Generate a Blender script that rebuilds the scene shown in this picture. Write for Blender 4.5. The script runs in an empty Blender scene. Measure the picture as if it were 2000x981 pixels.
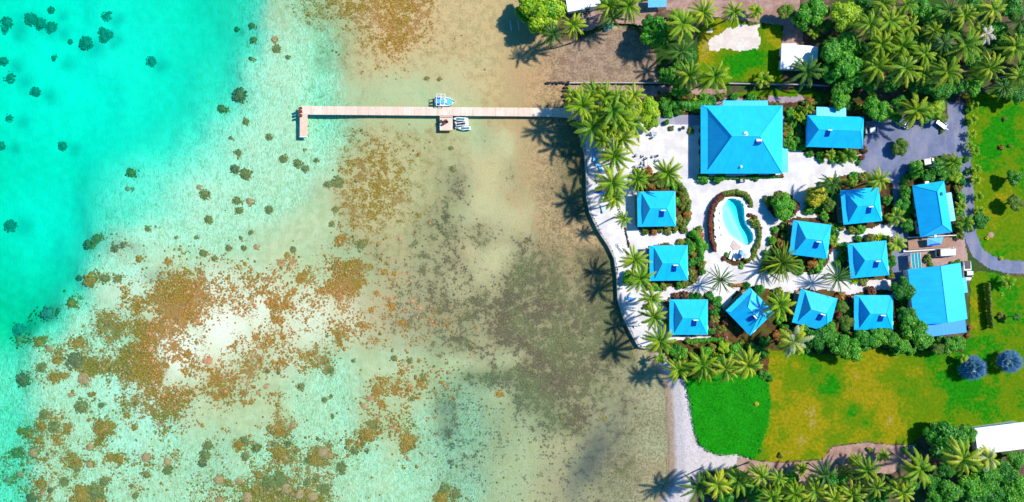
import bpy, math, random
import numpy as np
from mathutils import Vector, Matrix
R = math.radians
scene = bpy.context.scene
COL = scene.collection

# ---------------------------------------------------------------- camera, sky, sun, exposure
H = 160.0                                   # camera height above the water
S = 0.12                                    # metres per photo pixel at water level
cam_d = bpy.data.cameras.new("camera"); cam = bpy.data.objects.new("camera", cam_d); COL.objects.link(cam)
cam.location = (0, 0, H); cam.rotation_euler = (0, 0, 0)
cam_d.sensor_width = 36; cam_d.lens = 36 * H / (2000 * S); cam_d.clip_end = 9000; cam_d.clip_start = 1
scene.camera = cam
SUN_EL = 47.0; SUN_DIR = (0.93, 0.36)       # towards the sun, east and a little north
world = bpy.data.worlds.new("World"); scene.world = world; world.use_nodes = True
wn = world.node_tree; wn.nodes.clear()
sky = wn.nodes.new("ShaderNodeTexSky"); sky.sky_type = 'NISHITA'; sky.sun_disc = False
sky.sun_elevation = R(SUN_EL); sky.sun_rotation = math.atan2(SUN_DIR[0], SUN_DIR[1])
sky.ozone_density = 3.0; sky.dust_density = 0.3; sky.air_density = 1.0
hs = wn.nodes.new("ShaderNodeHueSaturation"); hs.inputs['Saturation'].default_value = 1.45
bg = wn.nodes.new("ShaderNodeBackground"); bg.inputs['Strength'].default_value = 0.125
wo = wn.nodes.new("ShaderNodeOutputWorld")
wn.links.new(sky.outputs[0], hs.inputs['Color']); wn.links.new(hs.outputs[0], bg.inputs['Color']); wn.links.new(bg.outputs[0], wo.inputs[0])
sun_d = bpy.data.lights.new("sun", 'SUN'); sun_d.energy = 4.4; sun_d.angle = R(2.2); sun_d.color = (1.0, 0.955, 0.88)
sun = bpy.data.objects.new("sun", sun_d); COL.objects.link(sun)
ce = math.cos(R(SUN_EL)); sun.rotation_euler = Vector((SUN_DIR[0]*ce, SUN_DIR[1]*ce, math.sin(R(SUN_EL)))).to_track_quat('Z', 'Y').to_euler()
sun.location = (100, 40, 120)
vs = scene.view_settings; vs.view_transform = 'Standard'; vs.look = 'None'; vs.gamma = 1; vs.exposure = 0.42; vs.use_curve_mapping = False
scene.cycles.max_bounces = 6; scene.cycles.transparent_max_bounces = 12
scene.cycles.diffuse_bounces = 3; scene.cycles.volume_bounces = 0

# ---------------------------------------------------------------- helpers
G = 0.8                                     # level of the land
def W(px, py, h=0.0):
    f = S * (1 - h / H)
    return ((px - 1000) * f, (490.5 - py) * f)
def PX(x, y, h=0.0):
    f = S * (1 - h / H)
    return 1000 + x / f, 490.5 - y / f

class MB:
    """collects faces; build() links them as one mesh object"""
    def __init__(s): s.v = []; s.f = []; s.m = []; s.a = []
    def add(s, vs, fs, m=0, a=0.0):
        k = len(s.v); s.v.extend([tuple(p) for p in vs]); s.a.extend([a] * len(vs) if not isinstance(a, (list, tuple)) else a)
        for f in fs: s.f.append(tuple(i + k for i in f)); s.m.append(m)
    def box(s, c, d, rz=0, m=0, taper=1.0, rx=0):
        x, y, z = d[0] / 2, d[1] / 2, d[2] / 2
        P = [(-x, -y, -z), (x, -y, -z), (x, y, -z), (-x, y, -z)] + [(a * taper, b * taper, z) for a, b in ((-x, -y), (x, -y), (x, y), (-x, y))]
        M = Matrix.Translation(c) @ Matrix.Rotation(rz, 4, 'Z') @ Matrix.Rotation(rx, 4, 'X')
        s.add([M @ Vector(p) for p in P], [(0, 3, 2, 1), (4, 5, 6, 7), (0, 1, 5, 4), (1, 2, 6, 5), (2, 3, 7, 6), (3, 0, 4, 7)], m)
    def tube(s, p, r, n=8, m=0, a=0.0, caps=True):
        p = [Vector(q) for q in p]; r = r if isinstance(r, (list, tuple)) else [r] * len(p); rings = []
        V = []
        for i, q in enumerate(p):
            d = (p[min(i + 1, len(p) - 1)] - p[max(i - 1, 0)]).normalized()
            u = d.cross(Vector((0, 0, 1)) if abs(d.z) < .9 else Vector((1, 0, 0))).normalized(); w = d.cross(u)
            V += [q + (u * math.cos(2 * math.pi * k / n) + w * math.sin(2 * math.pi * k / n)) * r[i] for k in range(n)]
        F = [(i * n + k, i * n + (k + 1) % n, (i + 1) * n + (k + 1) % n, (i + 1) * n + k) for i in range(len(p) - 1) for k in range(n)]
        if caps: F += [tuple(range(n - 1, -1, -1)), tuple((len(p) - 1) * n + k for k in range(n))]
        s.add(V, F, m, a)
    def ball(s, c, r, seg=10, rings=7, m=0, jit=0.0, rng=None, a=0.0):
        r = r if isinstance(r, (list, tuple)) else (r, r, r); V = [(c[0], c[1], c[2] + r[2])]
        for i in range(1, rings):
            t = math.pi * i / rings
            for k in range(seg):
                q = 1 + (rng.uniform(-jit, jit) if rng else 0); ph = 2 * math.pi * k / seg
                V.append((c[0] + r[0] * q * math.sin(t) * math.cos(ph), c[1] + r[1] * q * math.sin(t) * math.sin(ph), c[2] + r[2] * q * math.cos(t)))
        V.append((c[0], c[1], c[2] - r[2])); F = [(0, 1 + k, 1 + (k + 1) % seg) for k in range(seg)]
        for i in range(rings - 2):
            for k in range(seg):
                q0 = 1 + i * seg + k; q1 = 1 + i * seg + (k + 1) % seg; F.append((q0, q0 + seg, q1 + seg, q1))
        e = len(V) - 1; b = 1 + (rings - 2) * seg; F += [(e, b + (k + 1) % seg, b + k) for k in range(seg)]
        s.add(V, F, m, a)
    def prism(s, poly, z0, z1, m=0, inset=0.0):
        n = len(poly); cx = sum(p[0] for p in poly) / n; cy = sum(p[1] for p in poly) / n
        area = sum(poly[i][0] * poly[(i + 1) % n][1] - poly[(i + 1) % n][0] * poly[i][1] for i in range(n))
        if area < 0: poly = poly[::-1]
        top = [(cx + (x - cx) * (1 - inset), cy + (y - cy) * (1 - inset), z1) for x, y in poly]
        V = [(x, y, z0) for x, y in poly] + top
        s.add(V, [tuple(range(n - 1, -1, -1)), tuple(range(n, 2 * n))] + [(i, (i + 1) % n, n + (i + 1) % n, n + i) for i in range(n)], m)
    def mesh(s, name, mats, smooth=False):
        me = bpy.data.meshes.new(name); me.from_pydata(s.v, [], s.f)
        for mt in (mats if isinstance(mats, (list, tuple)) else [mats]): me.materials.append(mt)
        me.polygons.foreach_set('material_index', s.m)
        if any(s.a):
            at = me.attributes.new('tip', 'FLOAT', 'POINT'); at.data.foreach_set('value', np.array(s.a, dtype=np.float32))
        if smooth: me.polygons.foreach_set('use_smooth', [True] * len(s.f))
        me.update(); return me
    def build(s, name, mats, parent=None, smooth=False, label=None):
        return obj(name, s.mesh(name, mats, smooth), parent, label)
def obj(name, me, parent=None, label=None):
    o = bpy.data.objects.new(name, me); COL.objects.link(o)
    if parent is not None: o.parent = parent
    if label: o['label'] = label
    return o
def tag(o, label=None, cat=None, group=None, kind=None):
    if label: o['label'] = label
    if cat: o['category'] = cat
    if group: o['group'] = group
    if kind: o['kind'] = kind
    return o
def thing(name, loc, rz=0.0, label=None, cat=None, group=None, sc=1.0):
    o = bpy.data.objects.new(name, None); COL.objects.link(o); o.location = loc; o.rotation_euler = (0, 0, rz)
    o.scale = (sc, sc, sc) if not isinstance(sc, (tuple, list)) else sc; o.empty_display_size = .2
    return tag(o, label, cat, group)
def copy_tree(o, parent=None):
    c = o.copy(); COL.objects.link(c); c.parent = parent
    for ch in list(o.children): copy_tree(ch, c)
    return c

# ---- numpy noise
def _vnoise(x, y, seed):
    rg = np.random.RandomState(seed); T = rg.rand(256, 256)
    xi = np.floor(x).astype(int); yi = np.floor(y).astype(int); fx = x - xi; fy = y - yi
    fx = fx * fx * (3 - 2 * fx); fy = fy * fy * (3 - 2 * fy)
    a = T[xi % 256, yi % 256]; b = T[(xi + 1) % 256, yi % 256]; c = T[xi % 256, (yi + 1) % 256]; d = T[(xi + 1) % 256, (yi + 1) % 256]
    return (a * (1 - fx) + b * fx) * (1 - fy) + (c * (1 - fx) + d * fx) * fy
def fbm(x, y, seed, octv=4, g=.5):
    s = 0; a = 1; t = 0
    for i in range(octv):
        s = s + a * _vnoise(x * 2**i + 17.3 * i, y * 2**i + 9.1 * i, seed + i); t += a; a *= g
    return s / t                                             # 0..1
def inpoly(px, py, poly):
    c = np.zeros(px.shape, bool); n = len(poly)
    for i in range(n):
        x1, y1 = poly[i]; x2, y2 = poly[(i + 1) % n]
        if y1 == y2: continue
        m = ((y1 > py) != (y2 > py)) & (px < (x2 - x1) * (py - y1) / (y2 - y1) + x1); c ^= m
    return c
def dist_line(px, py, pts):
    d = np.full(px.shape, 1e9)
    for (x1, y1), (x2, y2) in zip(pts[:-1], pts[1:]):
        L2 = (x2 - x1)**2 + (y2 - y1)**2; t = np.clip(((px - x1) * (x2 - x1) + (py - y1) * (y2 - y1)) / L2, 0, 1)
        d = np.minimum(d, np.hypot(px - x1 - t * (x2 - x1), py - y1 - t * (y2 - y1)))
    return d

# ---- node materials
class NT:
    def __init__(s, name):
        s.mat = bpy.data.materials.new(name); s.mat.use_nodes = True; s.t = s.mat.node_tree; s.t.nodes.clear()
        s.out = s.n('OutputMaterial'); s.p = s.n('BsdfPrincipled'); s.l(s.p.outputs[0], s.out.inputs[0])
        s.tc = None
    def n(s, k): return s.t.nodes.new('ShaderNode' + k)
    def l(s, a, b): s.t.links.new(a, b)
    def val(s, i, v):
        if hasattr(v, 'links') or hasattr(v, 'is_linked') and not isinstance(v, (int, float)): s.l(v, i)
        else:
            if isinstance(v, (tuple, list)) and len(v) == 3 and i.type == 'RGBA': v = (*v, 1)
            i.default_value = v
    def coord(s, obj=False):
        if s.tc is None: s.tc = s.n('TexCoord'); s.geo = s.n('NewGeometry')
        return s.tc.outputs['Object'] if obj else s.geo.outputs['Position']
    def noise(s, scale, detail=4, rough=.55, obj=False, dist=0.0, stretch=None, rz=0):
        c = s.coord(obj)
        if stretch:
            mp = s.n('Mapping'); mp.inputs['Scale'].default_value = stretch; mp.inputs['Rotation'].default_value = (0, 0, rz); s.l(c, mp.inputs[0]); c = mp.outputs[0]
        n = s.n('TexNoise'); n.inputs['Scale'].default_value = scale; n.inputs['Detail'].default_value = detail; n.inputs['Roughness'].default_value = rough
        n.inputs['Distortion'].default_value = dist; s.l(c, n.inputs['Vector']); return n.outputs[0]
    def vor(s, scale, obj=False, feat='F1'):
        n = s.n('TexVoronoi'); n.feature = feat; n.inputs['Scale'].default_value = scale; s.l(s.coord(obj), n.inputs['Vector']); return n
    def attr(s, name):
        a = s.n('Attribute'); a.attribute_name = name; return a.outputs['Fac']
    def m(s, op, a, b=0.0, c=None, clamp=False):
        n = s.n('Math'); n.operation = op; n.use_clamp = clamp; s.val(n.inputs[0], a); s.val(n.inputs[1], b)
        if c is not None: s.val(n.inputs[2], c)
        return n.outputs[0]
    def ss(s, v, lo, hi):
        n = s.n('MapRange'); n.interpolation_type = 'SMOOTHSTEP'; s.val(n.inputs[0], v); s.val(n.inputs[1], lo); s.val(n.inputs[2], hi); return n.outputs[0]
    def mix(s, f, a, b, mode='MIX'):
        n = s.n('Mix'); n.data_type = 'RGBA'; n.blend_type = mode; s.val(n.inputs[0], f); s.val(n.inputs[6], a); s.val(n.inputs[7], b); return n.outputs[2]
    def bump(s, h, strength=.4, dist=.05):
        n = s.n('Bump'); n.inputs['Strength'].default_value = strength; n.inputs['Distance'].default_value = dist; s.l(h, n.inputs['Height']); s.l(n.outputs[0], s.p.inputs['Normal'])
    def fin(s, col, rough=.8, spec=.3, metal=0.0):
        s.val(s.p.inputs['Base Color'], col); s.p.inputs['Roughness'].default_value = rough
        s.p.inputs['Specular IOR Level'].default_value = spec; s.p.inputs['Metallic'].default_value = metal; return s.mat
def simple(name, col, rough=.6, spec=.3, var=.15, scale=3.0, bump=0, metal=0.0):
    t = NT(name); a = tuple(c * (1 - var) for c in col); b = tuple(min(1, c * (1 + var)) for c in col)
    nz = t.noise(scale, 5, obj=True)
    if bump: t.bump(nz, bump, .04)
    return t.fin(t.mix(t.ss(nz, .3, .7), a, b), rough, spec, metal)

# ---------------------------------------------------------------- maps of the sea bed (50 px cells, read off the photograph)
DEPTH = """
99988888763332111111110000
99988888763342111111110000
99988887743342111111000000
99998887643342222111000000
99998876543343222221110000
99998765433343222221111000
99976554433332222211111100
99865543333322222211111100
99865443333222222211111100
99753333332222222111111110
99743322222222211111111110
98632221111111111111111110
97433211111111111111111111
64333211111122222211111111
53333211122233222222111111
53333222222333222332211111
53333332222333223332221111
53333333333333323332211111
53333333333333333332211110
53333333333333333332211110""".split()
CORAL = """
00000000000345565100100000
00000000000022464200000000
00000000000012330010000000
00000000000000000000000000
00000000000000000000000000
00000000010003432000000000
00000000010004542000000000
00000000010004552000000000
00000000100004543000000000
00002100111112210000000000
00013445341257630000000000
00215689986676532000000000
00018999655766663200000000
01379999545665442110000000
00366699665443234200000000
00100377664211124300000000
14433554322122154200000000
24432233333455211000000000
14433322233455400000000000
13354111478885400500000000""".split()
CORALS = [(12, 45, 13, 'd'), (60, 38, 12, 'd'), (78, 46, 12, 'd'), (100, 54, 12, 'd'), (8, 58, 10, 'd'), (105, 115, 12, 'd'), (6, 120, 11, 'd'), (20, 152, 12, 'd'), (70, 180, 12, 'd'), (17, 232, 11, 'd'), (2, 285, 10, 'd'), (215, 25, 8, 'd'), (212, 68, 9, 'd'), (100, 20, 8, 'd'), (137, 82, 6, 'd'), (548, 515, 10, 'p'), (571, 511, 9, 'p'), (561, 500, 7, 'b'), (572, 488, 6, 'g'), (487, 393, 8, 'p'), (468, 186, 16, 'd'), (434, 213, 9, 'g'), (249, 369, 7, 'p'), (255, 338, 10, 'g'), (295, 120, 12, 'd'), (207, 33, 10, 'd'), (200, 62, 11, 'd'), (203, 76, 10, 'd'), (168, 84, 14, 'd'), (122, 286, 10, 'd'), (20, 442, 15, 'd'), (178, 548, 15, 'b'), (204, 545, 9, 'g'), (140, 594, 12, 'b'), (95, 612, 15, 'd'),
 (155, 543, 6, 'd'), (172, 478, 10, 'd'), (190, 466, 9, 'g'), (225, 486, 8, 'd'), (229, 545, 9, 'g'), (272, 506, 8, 'b'), (240, 480, 8, 'd'), (328, 512, 9, 'b'), (418, 506, 6, 'g'), (446, 485, 6, 'g'), (476, 485, 6, 'g'), (500, 482, 6, 'p'), (396, 495, 7, 'g'), (458, 330, 9, 'd'), (480, 340, 11, 'g'), (388, 366, 7, 'p'), (400, 380, 10, 'g'), (407, 430, 9, 'g'), (462, 392, 9, 'g'), (465, 412, 8, 'g'), (525, 410, 8, 'g'),
 (490, 455, 6, 'g'), (287, 448, 7, 'g'), (305, 444, 4, 'd'), (343, 464, 4, 'g'), (383, 464, 4, 'g'), (463, 57, 5, 'g'), (492, 50, 6, 'g'), (495, 78, 7, 'g'), (490, 115, 5, 'g'), (535, 77, 7, 'p'), (540, 95, 8, 'g'), (562, 112, 5, 'g'), (480, 238, 7, 'g'), (525, 268, 7, 'g'), (450, 270, 4, 'g'), (465, 298, 8, 'g'), (553, 311, 10, 'g'), (582, 320, 9, 'g'), (617, 313, 6, 'd'), (596, 330, 8, 'g'), (593, 293, 5, 'g'),
 (640, 362, 9, 'g'), (660, 358, 13, 'g'), (655, 410, 8, 'g'), (648, 438, 6, 'g'), (663, 470, 10, 'b'), (705, 478, 12, 'g'), (750, 533, 8, 'b'), (770, 535, 6, 'b'), (574, 568, 7, 'b'), (594, 536, 10, 'b'), (586, 545, 10, 'b'), (530, 592, 12, 'b'), (625, 570, 8, 'b'), (558, 597, 8, 'b'), (764, 600, 8, 'b'), (725, 606, 7, 'b'), (784, 630, 6, 'b'), (545, 625, 11, 'b'), (500, 660, 10, 'b'), (524, 664, 8, 'b'), (806, 588, 6, 'p'), (820, 602, 6, 'p'), (735, 573, 6, 'b'), (712, 640, 8, 'b'),
 (38, 645, 14, 'd'), (39, 663, 9, 'p'), (75, 670, 12, 'b'), (97, 681, 10, 'p'), (108, 705, 10, 'b'), (85, 662, 8, 'b'), (150, 672, 14, 'b'), (145, 705, 16, 'd'), (163, 740, 15, 'p'), (45, 742, 14, 'd'), (82, 718, 10, 'g'), (105, 738, 14, 'b'), (125, 735, 9, 'b'), (137, 772, 6, 'p'), (176, 771, 6, 'b'), (158, 794, 14, 'g'), (197, 792, 6, 'g'), (200, 838, 20, 'b'), (216, 832, 9, 'b'), (85, 810, 10, 'g'), (82, 832, 10, 'b'), (105, 835, 12, 'g'), (130, 837, 10, 'b'),
 (40, 843, 8, 'b'), (57, 848, 10, 'b'), (75, 862, 9, 'b'), (65, 885, 11, 'p'), (12, 885, 6, 'p'), (30, 885, 12, 'g'), (114, 862, 9, 'b'), (175, 873, 10, 'p'), (88, 898, 6, 'b'), (150, 903, 12, 'b'), (175, 908, 9, 'p'), (215, 895, 10, 'b'), (232, 898, 12, 'b'), (16, 937, 9, 'p'), (40, 927, 9, 'p'), (78, 945, 12, 'b'), (83, 963, 8, 'p'), (125, 942, 9, 'g'), (203, 940, 10, 'g'), (160, 966, 20, 'b'), (182, 962, 15, 'g'), (62, 975, 10, 'd'), (98, 958, 6, 'd'), (150, 915, 8, 'g'), (285, 894, 12, 'p'), (326, 902, 10, 'p'), (328, 918, 12, 'g'), (285, 928, 8, 'g'),
 (264, 968, 8, 'g'), (257, 950, 5, 'g'), (248, 812, 7, 'b'), (262, 835, 7, 'b'), (310, 828, 5, 'p'), (320, 845, 5, 'b'), (367, 692, 9, 'b'), (421, 777, 9, 'b'), (408, 706, 9, 'p'), (400, 705, 7, 'p'), (483, 751, 6, 'p'), (477, 768, 8, 'b'), (504, 767, 6, 'p'), (519, 756, 6, 'p'), (539, 770, 6, 'p'), (541, 791, 7, 'b'), (477, 787, 6, 'b'), (490, 786, 5, 'b'), (553, 658, 7, 'b'), (602, 690, 7, 'b'), (588, 756, 8, 'g'), (633, 782, 6, 'g'), (646, 774, 4, 'g'), (649, 814, 5, 'g'), (550, 705, 10, 'b'), (543, 728, 5, 'd'), (522, 725, 5, 'd'), (646, 724, 6, 'g'),
 (543, 836, 14, 'b'), (552, 846, 8, 'b'), (572, 831, 9, 'p'), (525, 837, 6, 'g'), (465, 868, 14, 'b'), (478, 860, 10, 'g'), (478, 892, 8, 'g'), (500, 875, 10, 'g'), (548, 888, 17, 'b'), (540, 880, 10, 'b'), (560, 895, 8, 'p'), (563, 868, 7, 'g'), (537, 870, 8, 'g'), (615, 896, 16, 'b'), (632, 883, 14, 'p'), (645, 890, 8, 'p'), (600, 900, 9, 'g'), (640, 922, 4, 'p'), (667, 915, 12, 'g'), (680, 865, 8, 'b'), (692, 882, 8, 'g'), (716, 880, 5, 'd'), (573, 917, 6, 'p'), (427, 938, 11, 'p'), (467, 940, 10, 'p'), (428, 978, 10, 'p'), (483, 972, 14, 'p'), (500, 960, 14, 'b'),
 (505, 930, 9, 'b'), (530, 945, 18, 'g'), (545, 935, 14, 'g'), (560, 955, 14, 'p'), (585, 965, 12, 'p'), (610, 970, 12, 'p'), (600, 942, 9, 'g'), (617, 935, 7, 'g'), (635, 955, 12, 'g'), (720, 846, 15, 'b'), (726, 828, 10, 'g'), (795, 862, 16, 'b'), (790, 875, 9, 'b'), (770, 835, 6, 'p'), (710, 793, 8, 'p'), (724, 778, 9, 'p'), (738, 765, 12, 'b'), (770, 762, 10, 'b'), (785, 728, 8, 'b'), (826, 738, 9, 'g'), (820, 748, 8, 'b'), (800, 760, 8, 'b'), (745, 790, 8, 'b'), (805, 778, 7, 'g'), (770, 700, 6, 'g'), (800, 705, 7, 'g'), (818, 705, 5, 'b'), (690, 705, 4, 'g'),
 (862, 975, 16, 'b'), (890, 965, 10, 'g'), (868, 955, 12, 'g'), (975, 770, 8, 'b'), (880, 290, 5, 'g'), (833, 153, 6, 'g'), (885, 330, 7, 'g'), (706, 255, 4, 'g'), (858, 155, 5, 'g'), (920, 680, 6, 'd'), (1180, 818, 6, 'g'), (400, 890, 12, 'g'), (405, 870, 10, 'g'), (395, 905, 8, 'd')]
CORAL_FINE = """
0000000000000000100000000134331110
0000001222000000001000000153422111
0000000013311221220100211311111100
0000000001211232234204434377632110
0000001443245676433544264578413310
0000020105236787454454523777211120
0000152015668887554426524253134121
0033000653605885323416242334423212
0300001776788543121124333354322323
0644144263684624114165412364332332
0115535627883622244542456510112111
0132468889997165534745335710000322
0424416135676112664410211000166435
0000012114365764564334121000353441
0001024116656751343214010112532310
0025420423346532111015420011354431
0245530771314421130117510011644530
1353512611112121315533423525612741
4363463275362522413336737634101422
3213354023243311120344353451010111
4352432513322123454466535520000001
1354167611411223335777777520111002""".split()        # 25 px cells from (0, 430)
GRASS_SHADE_FINE = """000110000355000000
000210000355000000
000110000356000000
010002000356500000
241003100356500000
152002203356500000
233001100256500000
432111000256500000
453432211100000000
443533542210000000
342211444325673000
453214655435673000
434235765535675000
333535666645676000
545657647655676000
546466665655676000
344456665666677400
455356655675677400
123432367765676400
000133556655543400""".split()        # 25 px cells from (850, 230), weed plus painted palm shade along the seawall
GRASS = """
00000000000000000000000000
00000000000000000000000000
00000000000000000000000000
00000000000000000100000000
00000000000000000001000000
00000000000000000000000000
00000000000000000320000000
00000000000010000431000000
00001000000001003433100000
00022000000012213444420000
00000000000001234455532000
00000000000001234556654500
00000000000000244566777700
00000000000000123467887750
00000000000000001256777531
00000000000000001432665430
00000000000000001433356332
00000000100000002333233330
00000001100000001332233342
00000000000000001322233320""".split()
TAN = """
00000000003356677765431000
00000000001235666666567888
00000000000134444345788888
00000000000012322235788888
00000000000023332225677700
00000000000003555522588620
00000000000005777433599500
00000000000005888633488500
00000000000004877422367520
00000000000002554322255553
00000000000000322222244464
00000000000000332222233463
00000011100000333322222333
00000111111122333322222344
00000011000001100000011344
00000000000000000000012345
00000000000000000000012345
00000000000000000000112455
00000000000000000000123575
00000000000000000000112474""".split()
DEP = [0.05, .13, .28, .50, .85, 1.4, 2.1, 2.8, 3.6, 4.2]
def sample(grid, px, py, lut=None):
    A = np.array([[(lut[int(c)] if lut else int(c) / 9.0) for c in (r + '0' * 26)[:26]] for r in grid])
    if lut is None: A = np.pad(A, ((0, 0), (0, 0)))
    gx = np.clip(px / 50 - .5, 0, 24.999); gy = np.clip(py / 50 - .5, 0, 18.999)
    xi = gx.astype(int); yi = gy.astype(int); fx = gx - xi; fy = gy - yi; fx = fx * fx * (3 - 2 * fx); fy = fy * fy * (3 - 2 * fy)
    return (A[yi, xi] * (1 - fx) + A[yi, xi + 1] * fx) * (1 - fy) + (A[yi + 1, xi] * (1 - fx) + A[yi + 1, xi + 1] * fx) * fy

def fine(grid, px, py, x0, y0, c, coarse):
    A = np.array([[int(k) / 9 for k in q] for q in grid]); ny, nx = A.shape; gx = (px - x0) / c - .5; gy = (py - y0) / c - .5
    ins = np.clip(np.minimum(np.minimum(gx + .5, nx - .5 - gx), np.minimum(gy + .5, ny - .5 - gy)) / 1.0 + (1 if False else 0), 0, 1)
    gx = np.clip(gx, 0, nx - 1.001); gy = np.clip(gy, 0, ny - 1.001); xi = gx.astype(int); yi = gy.astype(int); fx = gx - xi; fy = gy - yi
    v = (A[yi, xi] * (1 - fx) + A[yi, xi + 1] * fx) * (1 - fy) + (A[yi + 1, xi] * (1 - fx) + A[yi + 1, xi + 1] * fx) * fy
    ins = np.where((px < x0 + nx * c) & (py > y0), ins, 0); ins = np.where((x0 == 0) & (px < c) & (py > y0 + c), 1, ins); ins = np.where((py > y0 + (ny - 1) * c) & (px < x0 + (nx - 1) * c) & (y0 > 400), 1, ins)
    return v * ins + sample(coarse, px, py) * (1 - ins)
coral_at = lambda px, py: fine(CORAL_FINE, px, py, 0, 430, 25, CORAL)
grass_shade_at = lambda px, py: fine(GRASS_SHADE_FINE, px, py, 850, 230, 25, GRASS)
WALL_LINE = [(1112, 228), (1126, 232), (1133, 262), (1142, 300), (1145, 340), (1146, 385), (1152, 415), (1168, 450), (1188, 480), (1200, 505), (1205, 540), (1207, 585), (1218, 620), (1232, 650), (1248, 678), (1266, 681)]
COAST = [(900, -30000), (960, -300), (1018, -40), (1022, 0), (1030, 45), (1052, 66), (1092, 82), (1135, 78), (1170, 62), (1200, 50), (1235, 55), (1262, 78), (1280, 105), (1286, 162),
         (1112, 164), (1103, 185), (1106, 212)] + WALL_LINE + [(1272, 705), (1292, 738), (1299, 760), (1303, 800), (1305, 850), (1307, 900), (1306, 940), (1278, 985), (1230, 1080), (1150, 1400), (1000, 30000)]
LAND = COAST + [(40000, 30000), (40000, -30000)]
POOL = [(1421, 389), (1436, 388), (1447, 392), (1453, 402), (1454, 415), (1455, 428), (1459, 440), (1467, 450), (1472, 461), (1470, 472), (1462, 479), (1452, 479), (1444, 473), (1436, 467), (1428, 462), (1420, 452), (1413, 438), (1409, 420), (1410, 403)]

def coast_height(px, py):
    """land and sea bed height at photo pixels (levelled at the ground)"""
    land = inpoly(px, py, LAND); d = dist_line(px, py, COAST) * S
    dw = dist_line(px, py, WALL_LINE) * S
    wall = (dw < d + .3) | ((py > 155) & (py < 232) & (px > 1095) & (px < 1290))
    sl = np.where(wall, 2.0, .2); h_land = np.minimum(G - .06, d * sl)
    wx = px + 30 * (fbm(px / 60, py / 60, 3) - .5); wy = py + 30 * (fbm(px / 60, py / 60, 13) - .5)
    D = sum(sample(DEPTH, wx + a, wy + b, DEP) for a, b in ((0, 0), (22, 0), (-22, 0), (0, 22), (0, -22), (16, 16), (-16, 16), (16, -16), (-16, -16))) / 9
    D = D * (1 + .12 * (fbm(px / 60, py / 60, 5) - .5)); h_sea = -np.minimum(D, np.where(wall, .35 + d * .12, .03 + d * .10))
    return np.where(land, h_land, h_sea), land, d

# ---------------------------------------------------------------- terrain: one sheet, land and sea bed, out to the horizon
def axis(lo, hi, step, far):
    a = list(np.arange(lo, hi + step / 2, step)); s = step; L = lo; U = hi; left = []; right = []
    while U < far: s *= 1.35; U += s; L -= s; left.append(L); right.append(U)
    return np.array(left[::-1] + a + right)
X = axis(-132, 140, .5, 4000); Y = axis(-72, 72, .5, 4000)
XX, YY = np.meshgrid(X, Y); pxg, pyg = PX(XX, YY, .4)
hz, land, dco = coast_height(pxg, pyg)
sea_noise = (fbm(XX / 1.3, YY / .8, 21, 3) - .5) * .22 + (fbm(XX / 5, YY / 5, 31, 3) - .5) * .35
hz = np.where(land, hz, np.minimum(hz + sea_noise * np.clip(dco / 8, 0, 1) * np.clip(-hz, .2, 1) * np.clip(1.6 + hz * .55, .1, 1), -.03))
dpool = dist_line(pxg, pyg, POOL + POOL[:1]); hz = np.where(inpoly(pxg, pyg, POOL) | (dpool < 6), -1.6, hz)
warpx = pxg + 46 * (fbm(XX / 6, YY / 6, 41, 4, .6) - .5); warpy = pyg + 46 * (fbm(XX / 6, YY / 6, 51, 4, .6) - .5)
cor = coral_at(pxg * .45 + warpx * .55, pyg * .45 + warpy * .55); gra_shade = grass_shade_at(pxg * .3 + warpx * .7, pyg * .3 + warpy * .7); tan_ = sample(TAN, warpx, warpy)
def sprite(px, py, L):
    v = np.zeros_like(px)
    for bx, by, q, w in L: v = np.maximum(v, w * np.exp(-((px - bx)**2 + (py - by)**2) / (q * q)))
    return v
inside = (pxg > -200) & (pxg < 1350); 
dark = np.zeros_like(pxg)                       # smooth darker patches in the bed, read off the photograph
for (bx, by, rx, ry, ang, w) in [(1150, 905, 105, 36, -62, .72), (870, 800, 24, 18, 0, .32), (875, 845, 20, 24, 0, .36), (70, 40, 38, 14, 25, .6), (12, 45, 16, 25, 0, .6), (30, 20, 30, 12, 0, .5),
        (105, 118, 12, 18, 0, .45), (15, 150, 16, 18, 0, .5), (68, 180, 14, 14, 0, .5), (18, 232, 14, 11, 0, .4), (10, 125, 10, 14, 0, .6), (160, 80, 16, 10, 0, .5),
        (1130, 175, 0.1, .1, 0, 0), (900, 345, 22, 30, 0, .25), (300, 540, 30, 16, 0, .25), (250, 480, 30, 14, 20, .35), (615, 90, 10, 50, 0, .0)]:
    if rx < 1: continue
    a = R(ang); dx = pxg - bx; dy = pyg - by; u = (dx * math.cos(a) + dy * math.sin(a)) / rx; v = (-dx * math.sin(a) + dy * math.cos(a)) / ry
    dark = np.maximum(dark, w * np.where(pxg < 250, .6, 1) * np.exp(-(u * u + v * v) * (.8 + .9 * fbm(XX / 2, YY / 2, 61, 3))))
beach = np.where(land & (pyg > 690) & (pxg < 1460), np.clip(1.6 - np.maximum(0, dco - 5.0) / 1.2, 0, 1), 0)
beach = np.maximum(beach, np.where(inpoly(warpx * .3 + pxg * .7, warpy * .3 + pyg * .7, [(1330, 850), (1360, 868), (1400, 886), (1440, 885), (1470, 897), (1440, 905), (1400, 918), (1360, 925), (1345, 945), (1335, 990), (1290, 990)]), 1, 0))
white = sprite(pxg, pyg, [(120, 120, 330, .9), (60, 420, 150, .8), (430, 640, 70, .8), (350, 680, 60, .9), (250, 560, 60, .5), (500, 600, 70, .6), (600, 620, 70, .5), (680, 620, 60, .3), (240, 740, 60, .6), (300, 790, 60, .6), (160, 720, 60, .3), (420, 570, 60, .6), (560, 700, 40, .3), (780, 640, 50, .25), (250, 870, 60, .3)])
halo = np.zeros_like(pxg)
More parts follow.
